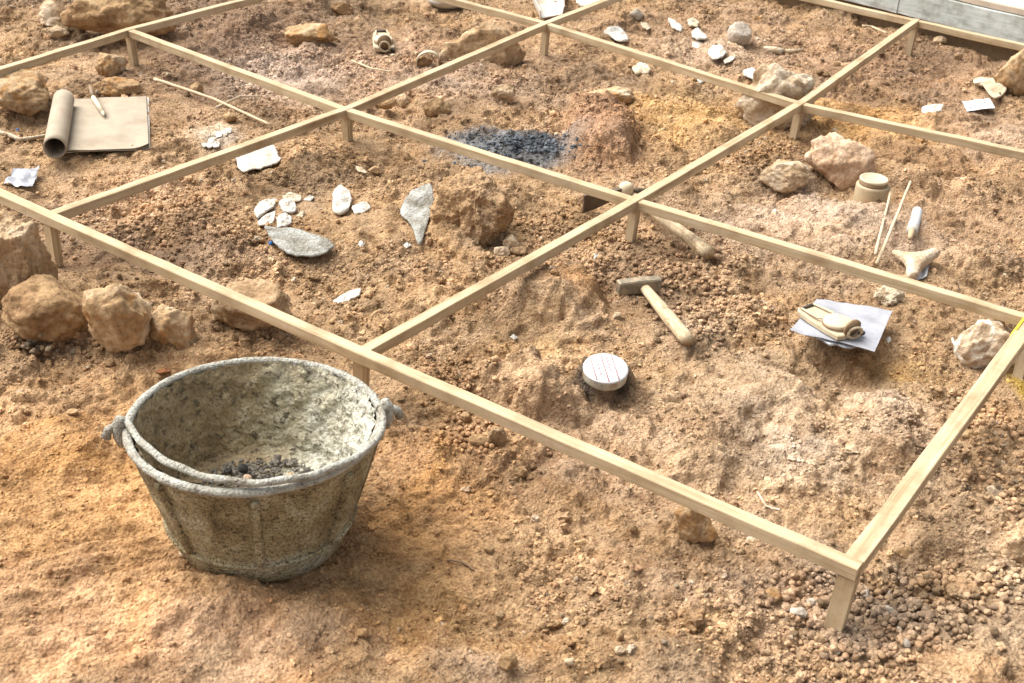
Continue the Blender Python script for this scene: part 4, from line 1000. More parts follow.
# ------------------------------------------------------------------ round tin with a paper top
G = gp(606, 377); k = mpp(G); r = 22.6*k; ht = .013
tin = thing('round_tin', G, 'round shallow tin with a white red-marked paper top on a charred soil stump', 'tin'); TB = G+np.array([0, 0, .0])
zb = max(float(gz(G[0]+r*.6*math.cos(a), G[1]+r*.6*math.sin(a))) for a in np.linspace(0, 6.28, 12))-G[2]
P0 = at(605.5, 368, G[2]+zb+ht); dx = P0-G; dx[2] = 0
mb = MB(); mb.lathe([(0, -.004), (r*.97, -.004), (r*.985, 0), (r*.985, ht*.5), (r*.99, ht*.88), (r*.97, ht), (0, ht)], 64, dx+np.array([0, 0, zb])); mb.build('tin_body', M_TIN, tin)
mb = MB(); mb.lathe([(0, ht+.0026), (r*.8, ht+.0026), (r*.985, ht+.0022), (r*1.002, ht+.0008), (r*1.003, ht*.95), (r*.998, ht*.93)], 64, dx+np.array([0, 0, zb])); mb.build('paper_top', M_PAPERW, tin)
mb = MB(); ztop = zb+ht+.0031
ca = at(600, 355, G[2]+ztop)-at(612, 384, G[2]+ztop); ca /= np.linalg.norm(ca); cb = np.array([ca[1], -ca[0], 0])
for off in (-.55, -.05, .42):
    hl = math.sqrt(1-off*off)*r*.93
    if abs(off) > .9: continue
    mb.tube([dx+cb*off*r-ca*hl+up*ztop, dx+cb*off*r+ca*hl+up*ztop], .0010, 6, flat=.4)
rng = np.random.RandomState(5)
for off in (-.3, .18, .66):
    for s in np.linspace(-.6, .6, 7):
        if rng.rand() < .25 or off*off+s*s > .75: continue
        c = dx+cb*off*r+ca*s*r+up*ztop
        a1 = rng.uniform(0, 6.28); v = .0032*np.array([math.cos(a1), math.sin(a1), 0])
        mb.tube([c-v, c+v*.2+.3*np.cross(up, v), c+v], .0006, 5, flat=.5)
mb.build('red_marking', M_RED_INK, tin)
tin.rotation_euler = Matrix.Rotation(math.radians(9), 3, Vector((LAT[0], LAT[1], 0))).to_euler()

# ------------------------------------------------------------------ sighting compass (built once, used twice)
def make_compass(loc, label):
    t = thing('sighting_compass', loc, label, 'compass')
    mb = MB()                                        # base plate, x is its length
    V = []; Fs = []; out = [(-.058, -.012), (-.050, -.020), (-.02, -.025), (.02, -.027), (.045, -.026), (.050, -.014), (.050, .014), (.045, .026), (.02, .027), (-.02, .025), (-.050, .020), (-.058, .012)]
    for z, s in ((0, .97), (.002, 1), (.011, 1), (.013, .96)):
        for x, y in out: V.append((x*s, y*s, z))
    m = len(out)
    for i in range(3):
        for k in range(m):
            l = (k+1) % m; Fs.append((i*m+k, i*m+l, (i+1)*m+l, (i+1)*m+k))
    Fs.append(tuple(range(m-1, -1, -1))); Fs.append(tuple(3*m+k for k in range(m)))
    mb.add(V, Fs); mb.build('base_plate', M_CANVAS, t, False)
    mb = MB(); mb.lathe([(0, .026), (.020, .026), (.0225, .0245), (.0235, .021), (.0235, .013)], 48, (.018, 0, 0)); mb.build('dial', M_CANVAS2, t)
    mb = MB(); mb.lathe([(.0235, .0165), (.0250, .0165), (.0250, .0195), (.0235, .0195)], 48, (.018, 0, 0), True); mb.build('dial_ring', M_BROWN, t)
    mb = MB(); pts = [(-.052, -.012, .014), (-.048, -.014, .017), (-.01, -.018, .020), (.0, -.010, .020), (.0, .010, .020), (-.01, .018, .020), (-.048, .014, .017), (-.052, .012, .014)]
    mb.tube(pts, .0022, 8); mb.build('wire_bracket', M_CANVAS, t)
    mb = MB(); mb.tube([(-.050, y, .0145) for y in (-.014, .014)], .0035, 10); mb.build('hinge', M_DARK, t)
    # upright mirror flap
    mb = MB(); V = []; n = 18
    for x in (0, .004):
        for k in range(n):
            w = 2*math.pi*k/n; V.append((.047+x-.12*0, .018*math.cos(w)*1.0, .026+.020*math.sin(w)))
    Fs = [tuple(range(n-1, -1, -1)), tuple(n+k for k in range(n))]+[(k, (k+1) % n, n+(k+1) % n, n+k) for k in range(n)]
    mb.add(V, Fs); mb.build('mirror_flap', M_BROWN, t)
    mb = MB(); mb.tube([(.056+.003*math.cos(w), .012*math.cos(w), .018+.013*math.sin(w)) for w in np.linspace(0, 2*math.pi, 21)[:-1]], .0028, 8, closed=True); mb.build('eyepiece_ring', M_CANVAS, t)
    mb = MB(); mb.box((.052, .021, .006), (.0045, .005, .004), None, .001); mb.build('clasp', M_DARK, t)
    return t
# plastic sheet on the soil mound and, under it, a bag
q = [(789, 333), (816, 302), (892, 313), (874, 354)]
zs = gmax([(810, 330), (840, 320), (870, 330), (835, 335), (850, 345), (860, 312)])+.004
B = at(838, 333, zs)
bag = flake('plastic_bag', [(815, 322), (840, 318), (866, 322), (869, 336), (861, 342), (850, 345), (838, 342), (828, 341), (816, 333)], 'crumpled white bag squeezed under the clear sheet', 'bag', M_PLASTIC, 0.012, 61, 0.010, rag=.10)
bag.location.z -= 0.004
shp = sheet('plastic_sheet', [at(a, b, zs) for a, b in q], 22, 18, .0010, .003, M_PLASTIC, None, 8, .006, B); tag(shp, 'clear whitish plastic sheet under the sighting compass', 'plastic sheet')
ca_, cb_ = at(806, 306, zs+.02), at(853, 333, zs+.02); cc = (ca_+cb_)/2
cmp1 = make_compass((cc[0], cc[1], zs+.0085), 'tan sighting compass with its lid open lying on the clear plastic sheet')
v = cb_-ca_; cmp1.rotation_euler = (0, 0, math.atan2(v[1], v[0])); sc = np.linalg.norm(v[:2])/.105; cmp1.scale = (sc, sc*1.05, sc*.72)
G = gp(385, 60)
cmp2 = bpy.data.objects.new('sighting_compass', None); COL.objects.link(cmp2); cmp2.empty_display_size = .05
tag(cmp2, 'tan sighting compass lying end-on in the far middle cell', 'compass')
for ch in list(cmp1.children):
    c = ch.copy(); COL.objects.link(c); c.parent = cmp2
a_, b_ = gp(380, 33), gp(386, 59); v = b_-a_
cmp2.location = tuple((a_+b_)/2+np.array([0, 0, .004])); cmp2.scale = (1.15, 1.15, 1.15)
cmp2.rotation_euler = (0, math.radians(6), math.atan2(v[1], v[0]))
for c in (cmp1, cmp2): c['group'] = 'sighting compasses'

# ------------------------------------------------------------------ pale hoop round a stone
G = gp(428, 66); k = mpp(G)
hp = thing('hoop', G, 'pale broken hoop standing around an orange stone behind the depth bar', 'hoop')
lat3 = np.array([LAT[0], LAT[1], 0]); fw3 = np.array([FWD[0], FWD[1], 0])
mb = MB(); V = []; Fs = []; n = 40
for i in range(n+1):
    w = math.radians(-25)+math.radians(230)*i/n
    c = lat3*(.032*math.cos(w))+up*(.030*math.sin(w)+.012)+fw3*(.012*math.cos(w))
    o_ = lat3*math.cos(w)+up*math.sin(w)
    for a, b in ((-.002, -.010), (.002, -.010), (.002, .010), (-.002, .010)): V.append(c+o_*a+fw3*b)
for i in range(n):
    for q_ in range(4):
        l = (q_+1) % 4; Fs.append((i*4+q_, i*4+l, (i+1)*4+l, (i+1)*4+q_))
Fs += [(3, 2, 1, 0), (n*4, n*4+1, n*4+2, n*4+3)]
mb.add(V, Fs); mb.build('band', M_JARLID, hp, False)
mb = MB(); mb.tube([lat3*.034+up*.010-fw3*.006, lat3*.036+up*.034-fw3*.004], .0045, 10); mb.build('pin', M_BROWN, hp)
R_('stone', 423, 63, 19, 13, 'orange and cream stone inside the pale hoop', 'stone', M_ROCK_OR, 71, .8, .15, level=4)

# ------------------------------------------------------------------ jar
G = gp(868.5, 206); k = mpp(G); r = 16.3*k
jar = thing('jar', G, 'tan lidded jar standing beside the pinkish flat-topped rock', 'jar')
hj = 0.061
mb = MB(); mb.lathe([(0, -.004), (r*.93, -.004), (r*.98, .0), (r, .004), (r, hj*.80), (r*.985, hj*.85), (r*.94, hj*.88), (r*.85, hj*.89), (0, hj*.89)], 56); mb.build('jar_body', M_JAR, jar)
mb = MB(); mb.lathe([(r*.84, hj*.88), (r*.855, hj*.90), (r*.855, hj*1.02), (r*.80, hj*1.025)], 56); mb.build('neck_band', M_BROWN, jar)
mb = MB(); mb.lathe([(0, hj*1.10), (r*.68, hj*1.10), (r*.71, hj*1.115), (r*.76, hj*1.13), (r*.82, hj*1.125), (r*.862, hj*1.10), (r*.865, hj*1.03), (r*.80, hj*1.022)], 56); mb.build('lid', M_JARLID, jar)
mb = MB(); fr = -fw3
for i in range(9):
    w = .05+i*.05; dirv = fr*math.cos(w)+lat3*math.sin(w)
    c = dirv*r*1.002+up*(hj*.52-.0015*abs(i-4)); mb.box(c, (.0018, .0007, .0016), (np.cross(up, dirv), dirv, up), .0004)
mb.build('dark_mark', M_BROWN, jar)

# ------------------------------------------------------------------ vial
a, b = gp(916, 218)+up*.005, gp(909, 243)+up*.005; vb = b
vl = thing('vial', b, 'small white capped vial lying on the soil by the canes', 'vial')
a_ = a-vb+up*.012; b_ = np.zeros(3)+up*.011; dv = b_-a_
mb = MB(); mb.tube([a_, a_+dv*.03, a_+dv*.70], [.0085, .0115, .0118], 20); mb.build('vial_body', M_PAPERW, vl)
mb = MB(); mb.tube([a_+dv*.70, a_+dv*.82], .0122, 20); mb.build('grey_collar', M_GREYTRAY, vl)
mb = MB(); mb.tube([a_+dv*.82, a_+dv*.90, a_+dv*1.08], [.0075, .006, .0045], 14); mb.build('nozzle', M_HANDLE, vl)

# ------------------------------------------------------------------ bones, sherds, tools at the far side
def skinned(name, paths, mat, loc, label, cat, flat=None):
    me = bpy.data.meshes.new(name); vs_, es, rs = [], [], []
    for pts in paths:
        i0 = len(vs_)
        for j, (p, r_) in enumerate(pts):
            hit = [q for q, w in enumerate(vs_) if np.linalg.norm(np.array(w)-np.array(p)) < 1e-6]
            if hit: cur = hit[0]
            else: vs_.append(tuple(map(float, p))); rs.append(r_); cur = len(vs_)-1
            if j: es.append((prev, cur))
            prev = cur
    me.from_pydata(vs_, es, []); o = bpy.data.objects.new(name, me); COL.objects.link(o)
    m1 = o.modifiers.new('skin', 'SKIN'); 
    if not me.skin_vertices: 
        bm = bmesh.new(); bm.from_mesh(me); bm.verts.layers.skin.verify(); bm.to_mesh(me); bm.free()
    for i, sv in enumerate(me.skin_vertices[0].data):
        sv.radius = (rs[i], rs[i]*(flat or 1)); sv.use_root = (i == 0)
    m2 = o.modifiers.new('sub', 'SUBSURF'); m2.levels = 3; m2.render_levels = 3
    dg = bpy.context.evaluated_depsgraph_get(); ev = o.evaluated_get(dg)
    nm = bpy.data.meshes.new_from_object(ev); nm.materials.clear(); nm.materials.append(mat)
    v_ = np.empty(len(nm.vertices)*3, np.float32); nm.vertices.foreach_get('co', v_); v_ = v_.reshape(-1, 3).astype(float)
    v_ += 0.0012*np.stack([perlin3(v_*120+k_, 3) for k_ in (1, 11, 23)], 1)
    nm.vertices.foreach_set('co', v_.astype(np.float32).ravel())
    nm.polygons.foreach_set('use_smooth', [True]*len(nm.polygons)); nm.update()
    bpy.data.objects.remove(o)
    o = bpy.data.objects.new(name, nm); COL.objects.link(o); o.location = tuple(map(float, loc))
    return tag(o, label, cat)
G = gp(915, 268)+up*.004
L3 = lambda px, py, z: at(px, py, G[2]+z)-G
skinned('bone', [[(L3(892, 252, .012), .006), (L3(903, 257, .015), .012), (L3(916, 262, .018), .018), (L3(929, 256, .018), .014), (L3(938, 251, .016), .009)],
                 [(L3(916, 262, .018), .018), (L3(913, 271, .014), .015), (L3(911, 278, .010), .010)]], M_BONE, G, 'three-pronged pale bone lying in front of the vial', 'bone')
q = [(915, 262), (931, 258), (926, 279), (912, 281)]
zz = gmax(q); B = at(920, 270, zz); o = sheet('paper_scrap', [at(a, b, zz) for a, b in q], 8, 8, .0008, .006, M_PAPERW, None, 12, .004, B); tag(o, 'creased white paper scrap under the three-pronged bone', 'paper')
G = gp(785, 53)
bn = thing('bone_shaft', G, 'short white bone shaft with a dark broken end in the far right cell', 'bone')
a, b, c = [at(x, y, G[2]+.008)-G for x, y in ((764, 48), (783, 52), (803, 50.5))]
mb = MB(); mb.tube([a, a*.5+b*.5+up*.001, b], [.006, .010, .011], 14); mb.build('thick_half', M_FLINT_CREAM, bn)
mb = MB(); mb.tube([b*.97+c*.03, b*.5+c*.5, c], [.0085, .0075, .006], 14); mb.build('thin_half', M_BONE, bn)
mb = MB(); mb.tube([b*.985+a*.015, b*.96+c*.04], .0112, 14); mb.build('dark_break', M_BROWN, bn)
# sherd with a handle stub and a hole
G = gp(990, 93)
out = [(972, 82), (980, 80), (990, 81), (998, 79.5), (1005, 80), (1007.5, 85), (1006, 93), (1001, 99), (995, 101), (990, 98), (986, 93), (983, 88), (978, 86), (973, 86)]
sh = flake('pottery_sherd', out, 'tan broken sherd with a curved hook and a small hole behind the paper label', 'sherd', M_BONE, 0.014, 62, 0.006, rag=.02)
p, f = rock_shape(3, (.008, .008, .004), 3, 2, .4); Hc = at(1000, 93, G[2]+.022)
hole = obj('hole', p, f, M_DARK, sh, True, np.array(Hc)-np.array(sh.location[:])); 
# grey tray and green lid at the far edge
G = gp(548, 14)+up*.012; tr = thing('grey_tray', G, 'open grey metal tray at the top edge above the far crossing', 'tray')
q = [(533, 1), (561, -2), (562, 15), (541, 19)]
Q = [at(a, b, G[2]+.006)-G for a, b in q]
mb = MB()
def plate(mb, A, B_, C, D_, t):
    n = np.cross(B_-A, D_-A); n /= np.linalg.norm(n); V = [A, B_, C, D_, A+n*t, B_+n*t, C+n*t, D_+n*t]
    mb.add(V, [(3, 2, 1, 0), (4, 5, 6, 7), (0, 1, 5, 4), (1, 2, 6, 5), (2, 3, 7, 6), (3, 0, 4, 7)])
plate(mb, Q[3], Q[2], Q[1], Q[0], .003); mb.build('tray_floor', M_GREYTRAY, tr, False)
cen = sum(Q)/4
for i, j, nm in ((0, 3, 'side_wall'), (2, 1, 'side_wall'), (1, 0, 'back_wall')):
    mb = MB(); A, B_ = Q[i], Q[j]; oa, ob = (A-cen)*.10, (B_-cen)*.10
    plate(mb, A+up*.0035, B_+up*.0035, B_+ob+up*.030, A+oa+up*.030, .0025); mb.build(nm, M_GREYTRAY, tr, False)
G = gp(588, 4); gl = thing('enamel_lid', G, 'pale green enamel lid resting on the soil at the top edge', 'lid')
mb = MB(); mb.lathe([(0, .030), (.03, .029), (.055, .024), (.066, .016), (.072, .010), (.073, .004), (.068, .003)], 40); mb.build('lid_plate', M_GREEN, gl)
mb = MB(); mb.lathe([(0, .046), (.008, .044), (.010, .038), (.006, .031), (.006, .029)], 20); mb.build('knob', M_GREEN, gl)
G = gp(447, 6); pn = thing('grey_pan', G, 'shallow grey pan with a dark underside behind the far bar', 'pan')
mb = MB(); mb.lathe([(0, .012), (.05, .012), (.062, .020), (.070, .034), (.073, .034), (.066, .016), (.052, .004), (0, .004)], 40); mb.build('pan_body', M_GREYTRAY, pn)
mb = MB(); mb.lathe([(.053, .003), (.060, .0005), (.055, -.004), (.03, -.006), (0, -.006)], 40); mb.build('pan_base', M_IRON, pn)

# ------------------------------------------------------------------ bucket
BK = gp(263, 533)
bucket = thing('bucket', BK, 'cement-crusted round rubber bucket with its bail folded down on the bare soil', 'bucket')
RT, RB, HBK = 0.166, 0.109, 0.187
TILT = math.radians(-2.5)
def prof_r(t): return RB+(RT-RB)*(t**0.86)
def bk_surface(name, prof, mat, seed, amp, seg=160, closed=False, freq=30):
    V = []; n = len(prof)
    for k_ in range(seg):
        w = 2*math.pi*k_/seg
        for r_, z in prof: V.append((r_*math.cos(w), r_*math.sin(w), z))
    V = np.array(V); d_ = V.copy(); d_[:, 2] = 0; d_ /= np.linalg.norm(d_, axis=1, keepdims=True)+1e-9
    ns = fbm3(V*freq+seed, 4, seed, .6); V = V+d_*(amp*ns)[:, None]; V[:, 2] += amp*.3*ns
    Fs = []
    for k_ in range(seg):
        l = (k_+1) % seg
        for i in range(n-1): Fs.append((k_*n+i, l*n+i, l*n+i+1, k_*n+i+1))
    return obj(name, V, Fs, mat, bucket)
def bucket_mat(name, stops, scale, dark, darkth, fine, bd, gx=None, dots=False):
    m, nt, b = new_mat(name, 0.85, 0.2)
    tc = nt.nodes.new('ShaderNodeTexCoord'); P = tc.outputs['Object']
    n = noise_tex(nt, P, scale, 6, .65, .4)
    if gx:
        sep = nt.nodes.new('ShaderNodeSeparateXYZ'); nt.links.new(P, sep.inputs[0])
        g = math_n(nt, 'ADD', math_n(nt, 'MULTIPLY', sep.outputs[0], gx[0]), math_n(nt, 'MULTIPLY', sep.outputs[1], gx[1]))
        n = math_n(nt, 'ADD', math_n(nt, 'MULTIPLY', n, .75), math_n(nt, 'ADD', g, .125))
    c = ramp(nt, n, stops)
    nd_ = noise_tex(nt, P, fine, 4, .7)
    f = node(nt, 'ShaderNodeMapRange'); f.inputs[1].default_value = darkth; f.inputs[2].default_value = darkth+.09; nt.links.new(nd_, f.inputs[0])
    c = mixc(nt, c, dark, math_n(nt, 'MULTIPLY', f.outputs[0], .85))
    n4 = noise_tex(nt, P, fine*3, 3, .7)
    c = mixc(nt, c, ramp(nt, n4, [(.3, (.55, .52, .48)), (.5, (1, 1, 1)), (.7, (1.3, 1.3, 1.3))]), .8, 'MULTIPLY')
    v = voro(nt, P, fine*1.6)
    if dots: c = mixc(nt, c, ramp(nt, v.outputs['Distance'], [(.12, (.42, .40, .36)), (.45, (1.12, 1.12, 1.1)), (.7, (1.4, 1.38, 1.32))]), .8, 'MULTIPLY')
    nt.links.new(c, b.inputs['Base Color'])
    bump(nt, b, math_n(nt, 'ADD', math_n(nt, 'MULTIPLY', v.outputs['Distance'], -.8), math_n(nt, 'ADD', nd_, n4)), bd, .9)
    return m
M_BK_OUT = bucket_mat('bucket_outside', [(.28, (.075, .056, .034)), (.42, (.235, .185, .105)), (.55, (.35, .295, .18)), (.72, (.50, .46, .35))], 13, (.05, .038, .024), .55, 165, .005, None, True)
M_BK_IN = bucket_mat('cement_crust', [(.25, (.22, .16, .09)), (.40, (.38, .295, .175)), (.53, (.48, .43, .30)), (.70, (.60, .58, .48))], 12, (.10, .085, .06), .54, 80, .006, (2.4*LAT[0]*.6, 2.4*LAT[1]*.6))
M_BK_RIM = bucket_mat('bucket_rim', [(.3, (.24, .21, .16)), (.5, (.40, .385, .33)), (.7, (.52, .515, .46))], 34, (.10, .09, .07), .58, 130, .004)
zs_ = np.linspace(0, 1, 40)
outp = [(0.0, 0.004), (RB*.93, 0.0), (RB*.985, .003)]+[(prof_r(t)+(.003 if .195 < t < .235 else (.0025 if t < .19 else 0)), .006+(HBK-.006)*t) for t in zs_]
bk_body = bk_surface('body', outp, M_BK_OUT, 3, .0012)
WT = .010
inp = [(max(.001, (prof_r(.34)-WT)*s), .066) for s in (.01, .3, .6, .85)]+[(prof_r(.34+.66*t)-WT, .068+(HBK-.066)*t) for t in np.linspace(0, 1, 60)]
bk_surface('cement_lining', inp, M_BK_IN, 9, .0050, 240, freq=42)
mb = MB(); n = 140; pts = [((RT-.003)*math.cos(w), (RT-.003)*math.sin(w), HBK+.0015*math.sin(w*2+1)) for w in np.linspace(0, 2*math.pi, n+1)[:-1]]
rr = [.0058+.0007*perlin2(np.array([i*.23]), np.array([.3]), 2)[0]+.0006*perlin2(np.array([i*.9]), np.array([.3]), 4)[0] for i in range(n)]
mb.tube(pts, rr, 14, closed=True); mb.build('rim', M_BK_RIM, bucket)
# angle of the bail's pivots in the bucket's own frame (x axis is world x)
A_L = math.atan2(-LAT[1], -LAT[0])          # direction to the picture's left
piv = A_L+math.radians(13)
for s in (0, 1):
    w = piv+math.pi*s; dr = np.array([math.cos(w), math.sin(w), 0]); tg = np.array([-dr[1], dr[0], 0])
    mb = MB(); mb.tube([dr*(RT+.002)+up*(HBK-.022), dr*(RT+.006)+up*(HBK-.008), dr*(RT+.006)+up*(HBK+.008), dr*(RT+.003)+up*(HBK+.018)], [.009, .0098, .0095, .006], 12); lug = mb.build('lug', M_BK_RIM, bucket)
    mb = MB(); sg = 1 if s == 0 else -1
    mb.tube([dr*(RT-.008)+up*(HBK+.008), dr*(RT+.010)+up*(HBK+.006), dr*(RT+.020)+up*(HBK+.001), dr*(RT+.024)+up*(HBK-.010)+tg*.002], [.0052, .0052, .0060, .0068], 12); mb.build('bail_end', M_BK_RIM, bucket)
mb = MB(); pts = []
for i in range(61):
    t_ = i/60; w = piv+math.pi*t_                # sweeps over the side nearest the camera
    q_ = min(1, t_/.5); rr_ = RT-.003-.015*math.sin(q_**.75*math.pi)*(1 if t_ < .5 else 0)+.012*max(0, t_-.5)*2*min(1, (1-t_)*6)
    z = HBK+.011+.002*math.sin(t_*math.pi)-.004*max(0, t_-.5)*2
    pts.append((rr_*math.cos(w), rr_*math.sin(w), z+.0012*math.sin(i*.8)))
mb.tube(pts, [.0047+.0006*perlin2(np.array([i*.3]), np.array([.7]), 3)[0] for i in range(61)], 12); mb.build('bail', M_BK_RIM, bucket)
for w_ in (11, 56, 101, 146, 191, 236, 281, 326):
    w = A_L+math.radians(w_); mb = MB(); pts = []
    for t_ in np.linspace(.24, .93, 16): pts.append(((prof_r(t_)+.001)*math.cos(w), (prof_r(t_)+.001)*math.sin(w), .006+(HBK-.006)*t_))
    mb.tube(pts, [.0058]*16, 8); mb.build('rib', M_BK_OUT, bucket)
mb = MB(); mb.tube([((prof_r(.22)+.003)*math.cos(w), (prof_r(.22)+.003)*math.sin(w), .006+(HBK-.006)*.22) for w in np.linspace(0, 2*math.pi, 97)[:-1]], .0030, 8, closed=True); mb.build('bead_band', M_BK_OUT, bucket)
tx = Matrix.Rotation(TILT, 3, Vector((LAT[0], LAT[1], 0)))
bucket.rotation_euler = tx.to_euler()
bucket.location.z -= .004
def in_bucket(px, py, zl):                          # place on the bucket's inner floor
    return at(px, py, BK[2]+zl)
rng = np.random.RandomState(77)
def lumps(name, items, mat, lvl=2, tint=None, smooth=False):
    AV = []; AF = []; AT = []; o_ = 0
    v, f = ICO[lvl]
    for (c, s, sd0) in items:
        r0_ = np.random.RandomState(sd0)
        j = 1+.28*r0_.normal(size=(len(v), 1))*(.6 if lvl > 1 else .8)
        q_ = v*np.clip(j, .6, 1.4)*np.asarray(s)
        a_ = r0_.uniform(0, 6.28); b_ = r0_.uniform(-.6, .6)
        R = np.array(Matrix.Rotation(a_, 3, 'Z') @ Matrix.Rotation(b_, 3, 'X')); q_ = q_ @ R.T
        AV.append(q_+c); AF.append(f+o_); o_ += len(v)
    V = np.concatenate(AV); Fc = np.concatenate(AF)
    return V, Fc
items = []
for i in range(620):
    a_ = rng.uniform(0, 6.28); r_ = .088*math.sqrt(rng.rand())
    s = rng.uniform(.0016, .0050)*(1.5 if rng.rand() < .08 else 1)
    items.append((np.array([r_*math.cos(a_), r_*math.sin(a_), .066+s*.3+.008*(1-r_/.1)]), (s, s*rng.uniform(.6, 1), s*rng.uniform(.5, .9)), i))
V, Fc = lumps('x', items, None, 1)
rb = obj('mortar_rubble', V, Fc, bucket_mat('mortar_rubble_mat', [(.3, (.035, .033, .03)), (.5, (.13, .115, .095)), (.7, (.34, .31, .25))], 22, (.03, .03, .03), .6, 120, .002), None, False, BK); rb.rotation_euler = bucket.rotation_euler
tag(rb, 'dark grey crumbled mortar on the floor of the bucket', 'rubble', None, 'stuff')
for i, (px, py, w_, mt, lab) in enumerate([(247, 478, 9, M_ROCK_PINK, 'pale pinkish pebble lying in the bucket'), (291, 475, 8, M_ROCK_PALE, 'cream pebble at the right of the rubble in the bucket'), (243, 469, 11, M_BLACK, 'black lump of charcoal among the rubble in the bucket'), (228, 471, 9, M_BLACK, 'black charcoal chip at the left of the rubble in the bucket')]):
    P = in_bucket(px, py, .080); kk = mpp(P)
    p, f = rock_shape(300+i, (w_*kk, w_*kk*.9, w_*kk*.8), 3, 5, .7)
    tag(obj('pebble' if i < 2 else 'charcoal_lump', p, f, mt, None, True, P), lab, 'pebble' if i < 2 else 'charcoal')

# ------------------------------------------------------------------ charcoal patch
rng = np.random.RandomState(9); items = []
for i in range(480):
    px = rng.normal(534, 20); py = rng.normal(145, 6)
    if rng.rand() < .3: px, py = rng.normal(490, 26), rng.normal(146, 8)
    G = gp(px, py); s = rng.uniform(.0018, .005)*(1.9 if rng.rand() < .10 and px > 515 else 1)
    items.append((G+up*s*.3, (s*1.3, s*rng.uniform(.6, 1), s*rng.uniform(.5, .9)), 1000+i))
V, Fc = lumps('x', items, None, 1)
cb0 = gp(530, 145); ch = obj('charcoal', V-cb0, Fc, M_COAL, None, False, cb0)
tag(ch, 'blue-black charcoal fragments in the hearth patch by the middle bar', 'charcoal', None, 'stuff')

# ------------------------------------------------------------------ loose stones, counted ones
rng = np.random.RandomState(21)
def scatter_stones(n, px, py, rx, ry, smin, smax, label, group, mats, seed):
    rg = np.random.RandomState(seed); made = 0
    protos = []
    for m in mats:
        for j in range(4):
            p, f = rock_shape(seed*10+j, (1, rg.uniform(.75, 1), rg.uniform(.6, .85)), 3, 6, .9); protos.append((p, f, m))
    meshes = {}
    for i in range(n):
        a_ = rg.uniform(0, 6.28); q_ = math.sqrt(rg.rand())
        G = gp(px+rx*q_*math.cos(a_), py+ry*q_*math.sin(a_))
        k_ = rg.randint(len(protos))
        if k_ not in meshes:
            p, f, m = protos[k_]
            o = obj('stone', p, f, m); meshes[k_] = o.data
        else:
            o = bpy.data.objects.new('stone', meshes[k_]); COL.objects.link(o)
        s = smin+(smax-smin)*rg.rand()**2.2
        o.location = (G[0], G[1], G[2]+s*.22); o.rotation_euler = (rg.uniform(-.4, .4), rg.uniform(-.4, .4), rg.uniform(0, 6.28)); o.scale = (s, s, s)
        tag(o, label, 'stone', group)
scatter_stones(60, 862, 628, 80, 36, .009, .017, 'rounded gravel stone heaped around the foot of the front corner leg', 'gravel stones around the front corner leg', [M_ROCK_TAN, M_ROCK_GREY, M_ROCK_PINK], 31)
scatter_stones(26, 960, 612, 64, 26, .009, .017, 'gravel stone in the spread between the corner leg and the bottom right rock', 'gravel stones right of the corner leg', [M_ROCK_TAN, M_ROCK_PINK], 32)
scatter_stones(36, 700, 312, 60, 44, .008, .016, 'loose tan stone in the rubble right of the hammer', 'stones right of the hammer', [M_ROCK_TAN, M_ROCK_BR], 33)
scatter_stones(24, 640, 262, 60, 22, .008, .015, 'loose brown stone in the rubble under the handle of the mattock', 'stones under the mattock handle', [M_ROCK_TAN, M_ROCK_BR], 34)
scatter_stones(22, 980, 455, 44, 60, .008, .017, 'loose stone in the rubble right of the right-hand bar', 'stones right of the right-hand bar', [M_ROCK_TAN, M_ROCK_PALE], 35)
scatter_stones(20, 170, 262, 70, 24, .008, .014, 'small brown stone on the dark soil between the left leg and the boulders', 'stones on the dark soil left', [M_ROCK_TAN, M_ROCK_BR], 36)
scatter_stones(20, 60, 345, 56, 10, .008, .015, 'small tan stone at the foot of the left row of boulders', 'stones below the boulder row', [M_ROCK_TAN, M_ROCK_PALE], 37)
scatter_stones(16, 460, 372, 50, 24, .008, .014, 'small brown stone in the near left corner of the right cell', 'stones in the near corner of the right cell', [M_ROCK_TAN, M_ROCK_BR], 38)
scatter_stones(24, 850, 70, 80, 26, .012, .026, 'brown stone scattered in front of the top right leg', 'stones in front of the top right leg', [M_ROCK_TAN, M_ROCK_BR], 39)
scatter_stones(16, 620, 620, 110, 44, .006, .010, 'tiny pale stone on the bare soil in front of the bar', 'tiny stones on the bare front soil', [M_ROCK_TAN, M_ROCK_PALE], 40)

